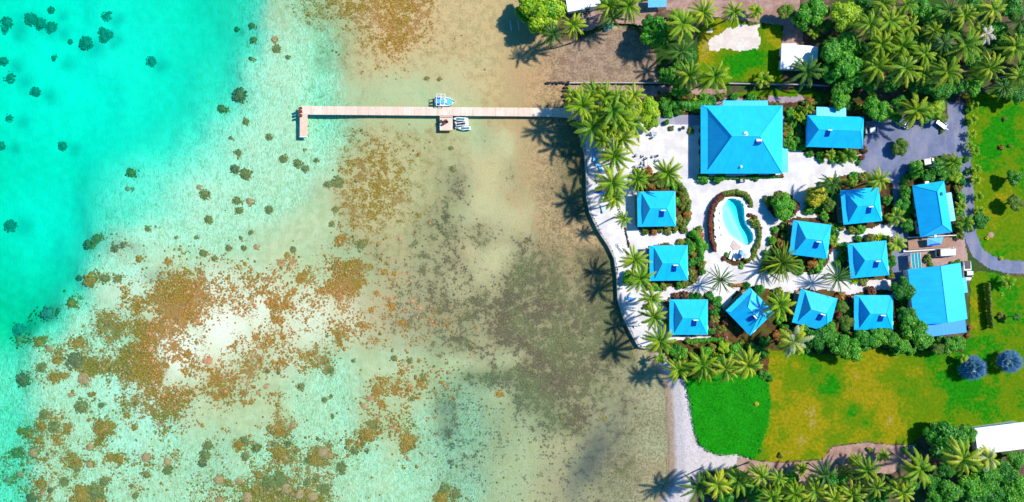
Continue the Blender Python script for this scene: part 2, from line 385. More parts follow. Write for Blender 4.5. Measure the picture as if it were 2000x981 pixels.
for bx, by, q, kd in CORALS:
    j0, j1 = np.searchsorted(X, W(bx - 3 * q, by)[0]), np.searchsorted(X, W(bx + 3 * q, by)[0]); i0, i1 = np.searchsorted(Y, W(bx, by + 3 * q)[1]), np.searchsorted(Y, W(bx, by - 3 * q)[1])
    sl = (slice(i0, i1), slice(j0, j1)); halo[sl] = np.maximum(halo[sl], .62 * np.exp(-((pxg[sl] - bx)**2 + (pyg[sl] - by)**2) / (1.35 * q)**2))
cor = np.maximum(cor, halo * (hz > -2.2)); dark = np.maximum(dark, halo * .55 * (hz < -1.7))
ny, nx = XX.shape
verts = np.stack([XX, YY, hz], -1).reshape(-1, 3).astype(np.float32)
idx = np.arange(ny * nx).reshape(ny, nx)
quads = np.stack([idx[:-1, :-1], idx[:-1, 1:], idx[1:, 1:], idx[1:, :-1]], -1).reshape(-1, 4)
def np_mesh(name, verts, quads, attrs, mats, smooth=True):
    me = bpy.data.meshes.new(name); me.vertices.add(len(verts)); me.vertices.foreach_set('co', verts.astype(np.float32).ravel())
    n = len(quads); k = quads.shape[1]; me.loops.add(n * k); me.loops.foreach_set('vertex_index', quads.astype(np.int32).ravel()); me.polygons.add(n)
    me.polygons.foreach_set('loop_start', np.arange(0, n * k, k, dtype=np.int32)); me.update(calc_edges=True)
    me.polygons.foreach_set('use_smooth', np.full(n, smooth))
    for nm, v in attrs.items():
        at = me.attributes.new(nm, 'FLOAT', 'POINT'); at.data.foreach_set('value', v.astype(np.float32).ravel())
    for m in mats: me.materials.append(m)
    return me

def mat_terrain():
    t = NT('seabed_and_soil')
    C, Gs, T, D, B, Z, Ol = (t.attr(k) for k in ('coral', 'grass', 'tan', 'dark', 'beach', 'land', 'olive'))
    fine = t.noise(2.2, 6, .68); mid = t.noise(.55, 6, .62); big = t.noise(.12, 4); grain = t.noise(5, 3, .7)
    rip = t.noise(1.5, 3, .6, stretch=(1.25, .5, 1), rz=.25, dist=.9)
    Wh, Mud = t.attr('white'), t.attr('mud')
    sand = t.mix(t.ss(mid, .35, .65), (.50, .41, .19), (.63, .50, .27)); sand = t.mix(Wh, sand, t.mix(t.ss(mid, .1, .9), (.84, .74, .54), (.93, .84, .68)))
    # bright and dark lines: water-ripple light painted into the deeper sand's colour
    caustic = t.ss(t.m('ABSOLUTE', t.m('SUBTRACT', rip, .5)), .075, .0); zz = t.n('SeparateXYZ'); t.l(t.coord(), zz.inputs[0])
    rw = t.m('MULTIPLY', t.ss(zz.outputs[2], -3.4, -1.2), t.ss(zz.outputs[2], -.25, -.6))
    sand = t.mix(t.m('MULTIPLY', t.m('MULTIPLY', caustic, rw), .75), sand, (.95, .84, .60)); sand = t.mix(t.m('MULTIPLY', t.m('MULTIPLY', t.ss(rip, .44, .36), rw), .35), sand, (.30, .28, .14))
    sand = t.mix(t.m('MULTIPLY', t.ss(fine, .50, .62), .18), sand, (.42, .38, .24))
    tanc = t.mix(t.ss(mid, .4, .62), (.60, .34, .15), (.44, .25, .095))
    tanc = t.mix(t.m('MULTIPLY', t.ss(grain, .45, .6), .45), tanc, (.62, .47, .26))
    tanc = t.mix(t.m('MULTIPLY', t.ss(fine, .52, .66), .5), tanc, (.34, .20, .05)); tanc = t.mix(Mud, tanc, t.mix(t.ss(t.m('ADD', t.m('MULTIPLY', fine, .5), t.m('MULTIPLY', mid, .5)), .42, .58), t.mix(t.attr('bay'), (.24, .135, .065), (.20, .115, .085)), t.mix(t.attr('bay'), (.52, .29, .14), (.36, .23, .155))))
    tanc = t.mix(t.m('MULTIPLY', Ol, .85), tanc, t.mix(t.ss(fine, .36, .62), (.17, .145, .075), (.38, .34, .20)))
    tm = t.ss(t.m('ADD', t.m('MULTIPLY', mid, .55), T), .38, .85)
    col = t.mix(t.m('MULTIPLY', tm, .92), sand, tanc)
    # dark weed in ragged patches, with palm shade painted in along the seawall
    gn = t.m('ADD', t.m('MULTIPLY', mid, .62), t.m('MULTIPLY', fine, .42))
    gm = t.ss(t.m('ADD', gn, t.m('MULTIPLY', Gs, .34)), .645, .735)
    weed = t.mix(t.ss(grain, .4, .62), (.050, .038, .024), (.17, .12, .065)); weed = t.mix(t.ss(big, .4, .6), weed, t.mix(t.ss(grain, .4, .62), (.06, .07, .03), (.20, .18, .07)))  # weed colour, also used for the palm shade painted along the seawall
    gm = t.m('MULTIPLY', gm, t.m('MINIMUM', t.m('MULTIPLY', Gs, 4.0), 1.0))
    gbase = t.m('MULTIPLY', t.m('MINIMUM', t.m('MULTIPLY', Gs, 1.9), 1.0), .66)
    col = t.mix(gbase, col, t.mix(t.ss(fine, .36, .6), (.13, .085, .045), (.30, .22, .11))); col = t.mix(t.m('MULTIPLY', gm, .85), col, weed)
    # brown reef rubble
    cn = t.m('ADD', t.m('MULTIPLY', mid, .55), t.m('MULTIPLY', fine, .5))
    cm = t.ss(t.m('ADD', cn, t.m('MULTIPLY', C, .38)), .67, .75)
    cm = t.m('MULTIPLY', cm, t.m('MINIMUM', t.m('MULTIPLY', C, 4.0), 1.0))
    reef = t.mix(t.ss(grain, .42, .6), (.20, .085, .010), (.50, .25, .05)); reef = t.mix(t.m('MULTIPLY', t.ss(big, .50, .6), .5), reef, (.42, .19, .075))
    col = t.mix(cm, col, reef)
    col = t.mix(D, col, (.06, .075, .075))
    zs = t.n('SeparateXYZ'); t.l(t.coord(), zs.inputs[0])
    soil = t.mix(t.ss(mid, .35, .65), (.085, .05, .03), (.20, .125, .09)); soil = t.mix(t.m('MULTIPLY', t.ss(fine, .5, .65), .6), soil, (.04, .07, .01))
    soil = t.mix(t.ss(big, .42, .56), soil, (.03, .085, .012))
    bs = t.mix(t.ss(fine, .38, .65), (.60, .54, .53), (.47, .41, .39)); bs = t.mix(t.m('MULTIPLY', t.ss(t.m('ADD', zs.outputs[2], t.m('MULTIPLY', mid, .3)), .62, .30), .9), bs, t.mix(t.ss(fine, .4, .6), (.42, .29, .17), (.30, .21, .14)))
    land_c = t.mix(B, soil, bs)
    col = t.mix(Z, col, land_c)
    t.bump(t.m('ADD', t.m('MULTIPLY', rip, .8), fine), .55, .12)
    return t.fin(col, .9, .1)
terr = np_mesh('ground', verts, quads, dict(coral=np.where(inside, cor, 0), grass=np.where(inside, gra_shade, 0), tan=np.where(inside, tan_, 0), dark=dark, beach=beach, bay=np.clip((pxg - 1040) / 80, 0, 1) * np.clip((175 - pyg) / 20, 0, 1), olive=np.clip(np.maximum((pyg - 620) / 90, 0) * (pxg > 900), 0, 1) * np.clip(.55 + fbm(XX / 9, YY / 9, 77, 3) * .9, 0, 1), white=white, mud=np.clip((pxg - 960) / 120, 0, 1), land=np.clip(hz / .08 + .3, 0, 1) * land), [mat_terrain()])
tag(obj('seabed_and_ground', terr), 'pale sandy sea bed with brown reef rubble rising into the land behind the shore', kind='structure')

# water: one clear tinted body
t = NT('lagoon_water'); t.t.nodes.remove(t.p); va = t.n('VolumeAbsorption')
va.inputs['Color'].default_value = (0.0, .985, .962, 1); va.inputs['Density'].default_value = .62; t.l(va.outputs[0], t.out.inputs['Volume'])
m = MB(); m.box((0, 0, -9.0), (7600, 7600, 18.0)); o = m.build('water', t.mat); tag(o, 'clear turquoise lagoon water over the reef', kind='structure')

# ---------------------------------------------------------------- zones of the land, cut from a fine grid so that they meet edge to edge
CELL = .25
CX = np.arange(-2, 160, CELL); CY = np.arange(-86, 86, CELL)
cxx, cyy = np.meshgrid(CX + CELL / 2, CY + CELL / 2); zpx, zpy = PX(cxx, cyy, G)
wob = lambda a, sc, sd: (zpx + a * (fbm(cxx / sc, cyy / sc, sd, 3) - .5), zpy + a * (fbm(cxx / sc, cyy / sc, sd + 7, 3) - .5))
w_soft = wob(14, 1.4, 71); w_bed = wob(7, 1.0, 91); w_hard = wob(2.0, 2.0, 81)
zone = np.zeros(cxx.shape, int); ZN = {}
def put(k, name, poly, w=w_bed, only=None):
    ZN[k] = name; mk = inpoly(w[0], w[1], poly)
    if only is not None: mk &= np.isin(zone, only)
    zone[mk] = k
def band(k, name, line, half, w=w_hard):
    ZN[k] = name; zone[dist_line(w[0], w[1], line) < half] = k
coast_in = [(x + 3, y) for x, y in WALL_LINE]
put(1, 'sand_court', [(1112, 205), (1180, 200), (1245, 215), (1300, 225), (1372, 224), (1560, 226), (1560, 290), (1700, 292), (1755, 340), (1752, 585), (1655, 600), (1420, 640), (1422, 664), (1300, 668), (1266, 683)] + coast_in[::-1][1:], w_hard)
put(2, 'lawn', [(1886, 184), (2100, 180), (2100, 524), (1965, 514), (1932, 507), (1912, 492), (1902, 465), (1898, 430), (1897, 380), (1892, 330)])
ZN[3] = 'lawn'; zone[inpoly(w_bed[0], w_bed[1], [(1896, 530), (1930, 532), (1965, 540), (2100, 545), (2100, 825), (1990, 828), (1905, 835), (1890, 825), (1880, 700), (1893, 650)])] = 3
put(4, 'lawn', [(1486, 680), (1560, 684), (1640, 695), (1700, 676), (1885, 690), (1905, 832), (1830, 835), (1775, 868), (1740, 868), (1690, 862), (1625, 872), (1605, 896), (1530, 902), (1480, 898), (1470, 893), (1490, 850)])
put(5, 'lawn', [(1368, 52), (1400, 40), (1525, 50), (1530, 90), (1530, 160), (1490, 165), (1440, 160), (1365, 160), (1362, 110)], w_soft)
put(6, 'lawn', [(1425, 182), (1500, 176), (1580, 178), (1640, 186), (1640, 196), (1500, 200), (1420, 200)])
put(7, 'ground_cover_bed', [(1340, 742), (1400, 735), (1490, 733), (1499, 760), (1503, 800), (1492, 850), (1474, 893), (1440, 885), (1400, 884), (1368, 868), (1355, 835), (1350, 790)])
put(8, 'concrete_slab', [(1383, 57), (1392, 55), (1394, 66), (1384, 66)], w_soft); put(8, 'concrete_slab', [(1420, 52), (1484, 48), (1484, 93), (1460, 98), (1430, 96), (1386, 98), (1386, 80), (1400, 72)], w_soft)
put(9, 'dirt_yard', [(1776, 464), (1882, 462), (1890, 500), (1890, 530), (1776, 530)], w_hard)
band(10, 'road', [(1884, 285), (1885, 330), (1889, 380), (1891, 430), (1896, 462), (1908, 492), (1932, 511), (1962, 520), (2010, 524), (2200, 526)], 12.5)
put(11, 'driveway', [(1688, 300), (1690, 238), (1730, 228), (1770, 236), (1850, 238), (1852, 200), (1880, 198), (1890, 250), (1892, 300), (1872, 306), (1835, 302), (1795, 318), (1772, 335), (1762, 365), (1776, 464), (1776, 580), (1742, 580), (1742, 440), (1745, 352), (1700, 340), (1676, 326), (1675, 308)], w_bed)
put(12, 'path', [(1112, 205), (1180, 190), (1300, 220), (1372, 224), (1372, 245), (1280, 243), (1240, 228), (1180, 230), (1128, 230)], w_hard)
put(12, 'path', [(1560, 226), (1560, 240), (1400, 240), (1400, 226)], w_hard)
put(13, 'path', [(1425, 190), (1440, 192), (1470, 198), (1400, 203), (1365, 196)], w_soft); put(13, 'path', [(1500, 190), (1560, 187), (1580, 194), (1545, 200), (1500, 198)], w_soft)
BEDS = [
 [(1244, 446), (1262, 457), (1300, 452), (1335, 452), (1347, 430), (1345, 395), (1333, 362), (1302, 344), (1262, 332), (1240, 345), (1230, 362), (1250, 376)],
 [(1266, 482), (1292, 474), (1325, 479), (1345, 458), (1356, 445), (1368, 447), (1376, 490), (1372, 530), (1360, 552), (1330, 563), (1292, 560), (1266, 566), (1258, 540), (1270, 520)],
 [(1302, 580), (1385, 576), (1408, 592), (1420, 620), (1420, 657), (1385, 659), (1306, 655)],
 [(1408, 377), (1440, 371), (1464, 379), (1472, 400), (1470, 408), (1462, 400), (1452, 386), (1415, 386), (1398, 405), (1394, 430), (1396, 470), (1402, 493), (1396, 494), (1386, 460), (1384, 425), (1391, 395)],
 [(1466, 418), (1478, 420), (1488, 448), (1488, 475), (1474, 500), (1460, 515), (1432, 521), (1412, 510), (1414, 502), (1435, 508), (1455, 504), (1470, 488), (1480, 470), (1478, 448), (1464, 430)],
 [(1502, 385), (1520, 375), (1545, 380), (1560, 398), (1556, 420), (1540, 430), (1512, 425), (1500, 405)],
 [(1508, 448), (1530, 432), (1560, 424), (1615, 428), (1634, 440), (1634, 470), (1614, 520), (1592, 536), (1555, 530), (1505, 530), (1484, 520), (1498, 500), (1506, 480)],
 [(1574, 402), (1600, 364), (1640, 343), (1735, 338), (1748, 370), (1746, 434), (1725, 440), (1680, 450), (1648, 448), (1612, 432), (1580, 412)],
 [(1637, 505), (1642, 482), (1676, 466), (1745, 463), (1752, 530), (1730, 546), (1672, 550), (1640, 524)],
 [(1655, 580), (1690, 566), (1742, 566), (1775, 580), (1790, 640), (1800, 690), (1700, 680), (1640, 690), (1655, 660)],
 [(1418, 600), (1430, 578), (1452, 556), (1500, 563), (1550, 574), (1565, 562), (1640, 570), (1662, 590), (1660, 700), (1560, 682), (1420, 680)],
 [(1532, 215), (1690, 208), (1690, 300), (1640, 316), (1592, 306), (1552, 288), (1530, 270)],
 [(1764, 350), (1790, 320), (1830, 312), (1872, 308), (1880, 350), (1884, 460), (1786, 464), (1764, 430)],
 [(1285, 180), (1700, 195), (1700, 222), (1560, 226), (1285, 224)],
 [(1366, 224), (1375, 224), (1375, 348), (1530, 340), (1530, 346), (1366, 352)],
 [(1300, 664), (1500, 664), (1500, 735), (1340, 742), (1300, 740)],
 [(1490, 664), (1890, 660), (1890, 690), (1700, 678), (1640, 695), (1486, 682)]]
for i, b in enumerate(BEDS): put(20 + i, 'garden_bed', b, only=[0, 1, 4, 5, 6, 12])
put(50, 'pool_terrace', [(1404, 386), (1412, 380), (1455, 386), (1464, 400), (1470, 410), (1466, 428), (1480, 447), (1480, 470), (1470, 490), (1455, 504), (1436, 508), (1412, 504), (1400, 490), (1396, 460), (1394, 425)], w_hard, [1])
zone[inpoly(zpx, zpy, POOL)] = -1
lz, _, ld = coast_height(zpx, zpy)
zone[(~_) | (lz < G - .1)] = 0

def sprite_blobs(px, py, L):
    v = np.zeros_like(px)
    for bx, by, r, w in L: v += w * np.exp(-((px - bx)**2 + (py - by)**2) / (r * r))
    return v
DRY = [(1530, 760, 60, .35), (1575, 790, 26, .5), (1680, 760, 50, .4), (1720, 800, 60, .5), (1600, 850, 60, .6), (1530, 860, 50, .6), (1760, 850, 60, .4), (1515, 700, 40, .3), (1700, 700, 60, .35), (1800, 720, 50, .25),
       (1625, 755, 28, -.8), (1668, 800, 16, -.9), (1690, 825, 10, -.7), (1755, 770, 26, -.6), (1590, 690, 25, -.6), (1800, 815, 22, -.5), (1900, 770, 50, -.4), (1880, 710, 60, -.6), (1930, 600, 22, .45), (1905, 640, 14, .5), (1900, 690, 12, .4), (1925, 740, 14, .4), (1960, 740, 12, .3),
       (1385, 75, 30, .6), (1375, 110, 30, .6), (1400, 150, 30, .2), (1510, 70, 25, .5), (1470, 150, 16, .7), (1440, 125, 30, -.7), (1480, 110, 30, -.6), (1960, 240, 60, -.4), (1935, 300, 40, -.4), (1990, 330, 40, -.1), (1950, 420, 50, .3), (1920, 200, 30, .05), (1960, 470, 40, -.2), (1925, 360, 30, .3), (1910, 600, 20, .3),
       (1960, 560, 30, -.5), (1990, 650, 50, -.2)]
def zone_mesh(k, name, mat, z=G, extra=None):
    ys, xs = np.nonzero(zone == k)
    if not len(ys): return None
    q = np.stack([ys * 4096 + xs, ys * 4096 + xs + 1, (ys + 1) * 4096 + xs + 1, (ys + 1) * 4096 + xs], -1)
    u, inv = np.unique(q, return_inverse=True); inv = inv.reshape(q.shape)
    vx = CX[0] + (u % 4096) * CELL; vy = CY[0] + (u // 4096) * CELL
    # soften the stair-steps of the cut by jittering the points a little
    vx = vx + (fbm(vx * 3.1, vy * 3.1, 201, 2) - .5) * .28; vy = vy + (fbm(vx * 3.1, vy * 3.1, 211, 2) - .5) * .28
    vz = z + (fbm(vx / 3, vy / 3, 221, 3) - .5) * (.05 if z == G else 0)
    px, py = PX(vx, vy, G); dry = np.clip(sprite_blobs(px, py, DRY) + .12, -1, 1)
    me = np_mesh(name, np.stack([vx, vy, vz], -1), inv, dict(dry=dry), [mat])
    o = obj(name, me); return o

def mat_sand():
    t = NT('white_coral_sand'); a = t.noise(.35, 5); f = t.noise(4, 5, .7); q = t.noise(1.1, 4)
    c = t.mix(t.ss(a, .3, .7), (.60, .56, .53), (.78, .74, .70)); c = t.mix(t.m('MULTIPLY', t.ss(t.noise(.16, 5, .6), .48, .66), .55), c, (.50, .47, .48)); c = t.mix(t.m('MULTIPLY', t.ss(f, .5, .7), .3), c, (.52, .46, .43)); c = t.mix(t.m('MULTIPLY', t.ss(q, .52, .68), .5), c, (.60, .54, .52))
    t.bump(f, .5, .05); return t.fin(c, .95, .1)
def mat_lawn(dense=False):
    t = NT('lawn_grass'); d = t.attr('dry'); a = t.noise(.22, 5, .6); b = t.noise(1.4, 5, .65); f = t.noise(6, 4, .75)
    g = t.mix(t.ss(b, .35, .65), (.006, .16, .002), (.018, .24, .003)); y = t.mix(t.ss(b, .35, .65), (.22, .20, .003), (.33, .26, .006)); o = t.mix(t.ss(b, .35, .65), (.09, .19, .002), (.14, .22, .003))
    k = t.m('ADD', t.m('ADD', a, t.m('MULTIPLY', b, .35)), t.m('MULTIPLY', d, .42))
    c = t.mix(t.ss(k, .52, .72), g, o); c = t.mix(t.ss(k, .78, 1.02), c, y); c = t.mix(t.ss(k, 1.08, 1.25), c, (.42, .30, .10))
    c = t.mix(t.m('MULTIPLY', t.ss(f, .45, .62), .35), c, (.03, .10, .004)); t.bump(t.m('ADD', f, b), .7, .08); return t.fin(c, .95, .04)
def mat_asphalt(name='asphalt', c0=(.13, .155, .25), c1=(.19, .215, .32)):
    t = NT(name); a = t.noise(.25, 4); f = t.noise(6, 4, .7); s = t.noise(.5, 4, .6, stretch=(1, .3, 1))
    c = t.mix(t.ss(a, .35, .65), c0, c1); c = t.mix(t.m('MULTIPLY', t.ss(s, .48, .64), .6), c, (.27, .25, .28)); c = t.mix(t.m('MULTIPLY', t.ss(t.noise(.9, 5, .7), .56, .68), .5), c, (.34, .30, .28)); c = t.mix(t.m('MULTIPLY', t.ss(f, .5, .62), .3), c, (.2, .2, .26)); t.bump(f, .4, .03); return t.fin(c, .9, .2)
def mat_bed():
    t = NT('bed_mulch'); a = t.noise(.8, 5, .65); f = t.noise(5, 4, .7)
    c = t.mix(t.ss(a, .4, .6), (.065, .03, .015), (.13, .07, .02)); c = t.mix(t.m('MULTIPLY', t.ss(t.noise(.6, 5, .7), .5, .62), .8), c, (.06, .10, .01)); c = t.mix(t.m('MULTIPLY', t.ss(f, .55, .65), .5), c, (.22, .13, .05)); t.bump(f, .8, .1); return t.fin(c, .95, .1)
def mat_dirt(name, a0, a1):
    t = NT(name); a = t.noise(.6, 5, .65); f = t.noise(5, 4, .7); c = t.mix(t.ss(a, .35, .65), a0, a1); c = t.mix(t.m('MULTIPLY', t.ss(f, .5, .65), .35), c, tuple(x * .5 for x in a0)); t.bump(f, .5, .05); return t.fin(c, .95, .1)
M_SAND = mat_sand(); M_LAWN = mat_lawn(); M_ASPH = mat_asphalt(); M_BED = mat_bed()
zm = {1: (M_SAND, 'white coral sand court between the bungalows'), 2: (M_LAWN, 'green lawn right of the curving road'), 3: (M_LAWN, 'lawn with worn yellow tracks below the road'), 4: (M_LAWN, 'yellowing lawn below the bungalows'), 5: (M_LAWN, 'small green lawn round the white slab'),
      6: (M_LAWN, 'narrow grass strip above the main roof'), 7: (simple('cover_soil', (.02, .15, .01), .9, .1, .4, 1.2), 'soil under the bright green creepers'), 8: (mat_dirt('old_concrete', (.62, .52, .44), (.74, .64, .56)), 'patchy pale concrete slab in the small lawn'),
      9: (mat_dirt('yard_dirt', (.36, .22, .18), (.46, .30, .25)), 'pinkish dirt yard between house and shed'), 10: (M_ASPH, 'narrow road curving to the right edge'), 11: (M_ASPH, 'blue grey paved turning yard'), 12: (mat_asphalt('paving', (.30, .28, .36), (.38, .36, .44)), 'grey paved path along the hedge'),
      13: (mat_dirt('path_stone', (.30, .22, .26), (.40, .31, .33)), 'pale worn path on the grass strip'), 50: (simple('terrace_stone', (.86, .80, .76), .7, .2, .06, 2.5), 'white stone terrace round the pool')}
for k in sorted(set(zone[zone > 0].tolist())):
    mt, lb = zm.get(k, (M_BED, 'planted garden bed of dark mulch')); o = zone_mesh(k, ZN[k], mt); tag(o, lb, kind='structure')
def zone_at(x, y):
    i = int((y - CY[0]) / CELL); j = int((x - CX[0]) / CELL)
    return zone[i, j] if 0 <= i < zone.shape[0] and 0 <= j < zone.shape[1] else 0
# thin dirt and leaf-litter patches where the photo shows bare ground beyond the lawns
def wobbly(poly, name, mat, label, z, seed):
    rg = random.Random(seed); P = []
    for i in range(len(poly)):
        (x1, y1), (x2, y2) = poly[i], poly[(i + 1) % len(poly)]; n = max(1, int(math.hypot(x2 - x1, y2 - y1) / 3))
        for k in range(n): P.append((x1 + (x2 - x1) * k / n + rg.uniform(-1.3, 1.3), y1 + (y2 - y1) * k / n + rg.uniform(-1.3, 1.3)))
    m = MB(); m.prism([W(x, y, z) for x, y in P], z - .05, z); o = m.build(name, mat); tag(o, label, kind='structure'); return o
M_PINK = mat_dirt('pink_dirt', (.30, .17, .13), (.45, .29, .24))
wobbly([(1440, 893), (1480, 901), (1540, 905), (1606, 898), (1626, 874), (1690, 865), (1745, 870), (1790, 868), (1780, 905), (1740, 925), (1640, 925), (1560, 945), (1480, 940), (1440, 915)], 'dirt', M_PINK, 'pinkish bare earth below the yellow lawn', G - .02, 3)
wobbly([(1300, 0), (1560, -10), (1570, 90), (1526, 90), (1530, 50), (1400, 34), (1300, 20)], 'dirt', M_PINK, 'reddish bare earth above the white slab', G - .02, 4)
wobbly([(1145, 25), (1245, 5), (1300, -5), (1262, 52), (1230, 46), (1190, 45), (1150, 60), (1100, 65)], 'dirt', M_PINK, 'reddish bare earth by the inlet', G - .03, 5)
wobbly([(1110, 166), (1290, 168), (1420, 176), (1420, 190), (1290, 190), (1112, 200)], 'dirt', M_PINK, 'reddish bare earth under the shore palms', G - .02, 6)

# ---------------------------------------------------------------- object materials
M_WHITE = simple('white_paint', (.82, .82, .80), .5, .4, .04, 1.0)
M_WALL = simple('pale_render_wall', (.72, .68, .60), .8, .2, .06, 1.5)
M_WOOD = simple('weathered_wood', (.36, .24, .15), .8, .2, .2, 3)
M_DARKW = simple('dark_brown_wood', (.13, .055, .03), .7, .3, .2, 3)
M_GLASS = simple('dark_glass', (.02, .03, .04), .08, .6, .1, 1)
M_TYRE = simple('black_rubber', (.02, .02, .02), .8, .2, .1, 2)
M_METAL = simple('grey_metal', (.45, .46, .48), .4, .5, .05, 2, metal=.6)
M_STONE = simple('dark_basalt', (.045, .04, .045), .9, .2, .4, 2, bump=.4)
M_CONC = simple('seawall_concrete', (.42, .38, .36), .9, .2, .15, 1.0, bump=.3)
M_TRUNK = simple('palm_bark', (.33, .29, .24), .9, .15, .25, 4, bump=.4)
M_BARK = simple('tree_bark', (.14, .10, .07), .9, .15, .25, 4, bump=.4)
M_BLUE = simple('blue_fabric', (.01, .12, .65), .7, .2, .1, 2)
M_LBLUE = simple('light_blue_fabric', (.12, .45, .85), .7, .2, .1, 2)
M_NUT = simple('coconut_husk', (.30, .26, .03), .6, .3, .3, 3)
M_HEAD = simple('headlight_glass', (.75, .78, .8), .15, .6, .02, 2)
M_REDL = simple('tail_light_red', (.5, .01, .01), .3, .5, .02, 2)

def roof_mat(name, ax, base=(.001, .50, .97), hi=(.002, .58, .98)):
    t = NT(name); a = t.noise(.35, 5, .6, obj=True); st = t.noise(1.0, 3, .5, obj=True, stretch=((2.2, .12, 1) if ax == 0 else (.12, 2.2, 1)))
    w = t.n('TexWave'); w.wave_type = 'BANDS'; w.bands_direction = 'X' if ax == 0 else 'Y'; w.inputs['Scale'].default_value = .42; w.inputs['Distortion'].default_value = 0; t.l(t.coord(True), w.inputs[0])
    c = t.mix(t.ss(a, .3, .7), base, hi); oi = t.n('ObjectInfo'); c = t.mix(t.m('MULTIPLY', t.ss(st, .46, .62), .4), c, tuple(x * .80 for x in base)); c = t.mix(t.m('MULTIPLY', oi.outputs['Random'], .3), c, (.03, .50, .82)); c = t.mix(t.m('MULTIPLY', t.ss(t.noise(1.7, 5, .7, obj=True), .58, .72), .3), c, (.14, .50, .66))
    t.bump(w.outputs[1], .10, .03); return t.fin(c, .40, .5)
MR_NS = roof_mat('blue_metal_roof_ns', 0); MR_EW = roof_mat('blue_metal_roof_ew', 1)
M_CAP = simple('blue_ridge_cap', (.02, .55, .90), .4, .45, .06, 1)
M_WROOF = simple('white_metal_roof', (.80, .82, .86), .5, .4, .04, .8)

# ---------------------------------------------------------------- plants: materials
def leaf_mat(name, c1, c2, tip=None, var=.5, trans=.22, rough=.5, spec=.35):
    t = NT(name); f = t.noise(1.3, 4, .6); oi = t.n('ObjectInfo')
    k = t.m('ADD', t.m('MULTIPLY', t.ss(f, .35, .65), .6), t.m('MULTIPLY', t.m('SUBTRACT', oi.outputs['Random'], .3), var), clamp=True)
    c = t.mix(k, c1, c2)
    if tip: c = t.mix(t.m('MULTIPLY', t.attr('tip'), t.m('ADD', t.m('MULTIPLY', oi.outputs['Random'], .6), .55), clamp=True), c, tip)
    t.fin(c, rough, spec); tr = t.n('BsdfTranslucent'); t.val(tr.inputs[0], c); mx = t.n('MixShader'); mx.inputs[0].default_value = trans
    t.l(t.p.outputs[0], mx.inputs[1]); t.l(tr.outputs[0], mx.inputs[2]); t.l(mx.outputs[0], t.out.inputs[0]); return t.mat
L_PALM = leaf_mat('palm_leaf', (.018, .18, .003), (.09, .34, .004), (.50, .55, .015))
L_PALMY = leaf_mat('palm_leaf_yellowing', (.10, .26, .004), (.26, .40, .006), (.70, .60, .03))
L_PALMD = leaf_mat('palm_leaf_dark', (.010, .10, .010), (.03, .16, .010), (.20, .32, .03))
L_DATE = leaf_mat('date_palm_leaf', (.02, .12, .008), (.06, .20, .01), (.40, .42, .03))
L_DRY = leaf_mat('dead_palm_leaf', (.38, .24, .13), (.52, .36, .20), None)
L_SILV = leaf_mat('silver_palm_leaf', (.06, .22, .42), (.16, .38, .60), (.42, .62, .72), trans=.1)
L_GREEN = leaf_mat('broad_leaf_green', (.012, .17, .003), (.05, .34, .005), (.20, .56, .02))
L_DEEP = leaf_mat('broad_leaf_deep', (.006, .12, .004), (.022, .24, .006), (.10, .42, .02))
L_OLIVE = leaf_mat('broad_leaf_olive', (.05, .14, .006), (.14, .22, .01), (.30, .34, .03))
L_LIME = leaf_mat('lime_leaf', (.10, .34, .004), (.30, .52, .006), (.62, .68, .02))
L_YELL = leaf_mat('yellow_leaf', (.30, .34, .006), (.62, .52, .008), (.80, .66, .02))
L_RED = leaf_mat('crimson_leaf', (.07, .010, .010), (.18, .03, .02), (.30, .10, .05))
L_COVER = leaf_mat('creeper_leaf', (.004, .26, .002), (.010, .36, .004), (.04, .46, .01), spec=.1, rough=.8)
L_RUST = leaf_mat('rust_leaf', (.28, .08, .01), (.42, .16, .02), (.5, .25, .05))

# ---------------------------------------------------------------- plants: shapes (each kind built once, then copied)
def frond(m, rg, az, el, L, droop, lw, n, mat, base=(0, 0, 0), gap=1.0, twist=0.0, fwd=.55):
    """one feather leaf: a midrib and leaflets down both sides"""
    d = Vector((math.cos(az), math.sin(az), 0)); side = Vector((-d.y, d.x, 0)); p = Vector(base); pts = [p.copy()]; tang = []
    bend = rg.uniform(-.35, .35)
    for i in range(n):
        t = i / n; e = el - droop * (t ** 1.35); dd = (d + side * bend * t).normalized(); v = dd * math.cos(e) + Vector((0, 0, math.sin(e))); tang.append(v); p = p + v * (L / n); pts.append(p.copy())
    tang.append(tang[-1])
    m.tube([pts[0], pts[n // 2], pts[-1]], [.06, .04, .01], 3, mat, .15, False)
    V = []; F = []; A = []
    for i in range(1, n + 1):
        t = i / n; w = lw * (math.sin(math.pi * min(1, .14 + t * .80)) ** .7) * rg.uniform(.82, 1.12); e = tang[i]
        dn = e.cross(side).normalized(); up = -dn if dn.z < 0 else dn
        hw = L / n * .5 * gap
        for sgn in (-1, 1):
            sag = rg.uniform(.25, .75); out = (side * sgn + e * fwd - up * sag).normalized()
            a = pts[i] - e * hw; b = pts[i] + e * hw; mid = pts[i] + out * w * .6 + e * hw * .6; tip = pts[i] + out * w + e * hw * .3 - Vector((0, 0, .10 * w))
            k = len(V); V += [a, b, mid + e * hw * .6, mid - e * hw * .9, tip]; A += [t * .45, t * .45, .25 + t * .5, .25 + t * .5, .55 + t * .45]
            F += [(k, k + 1, k + 2, k + 3), (k + 3, k + 2, k + 4)]
    m.add(V, F, mat, A)
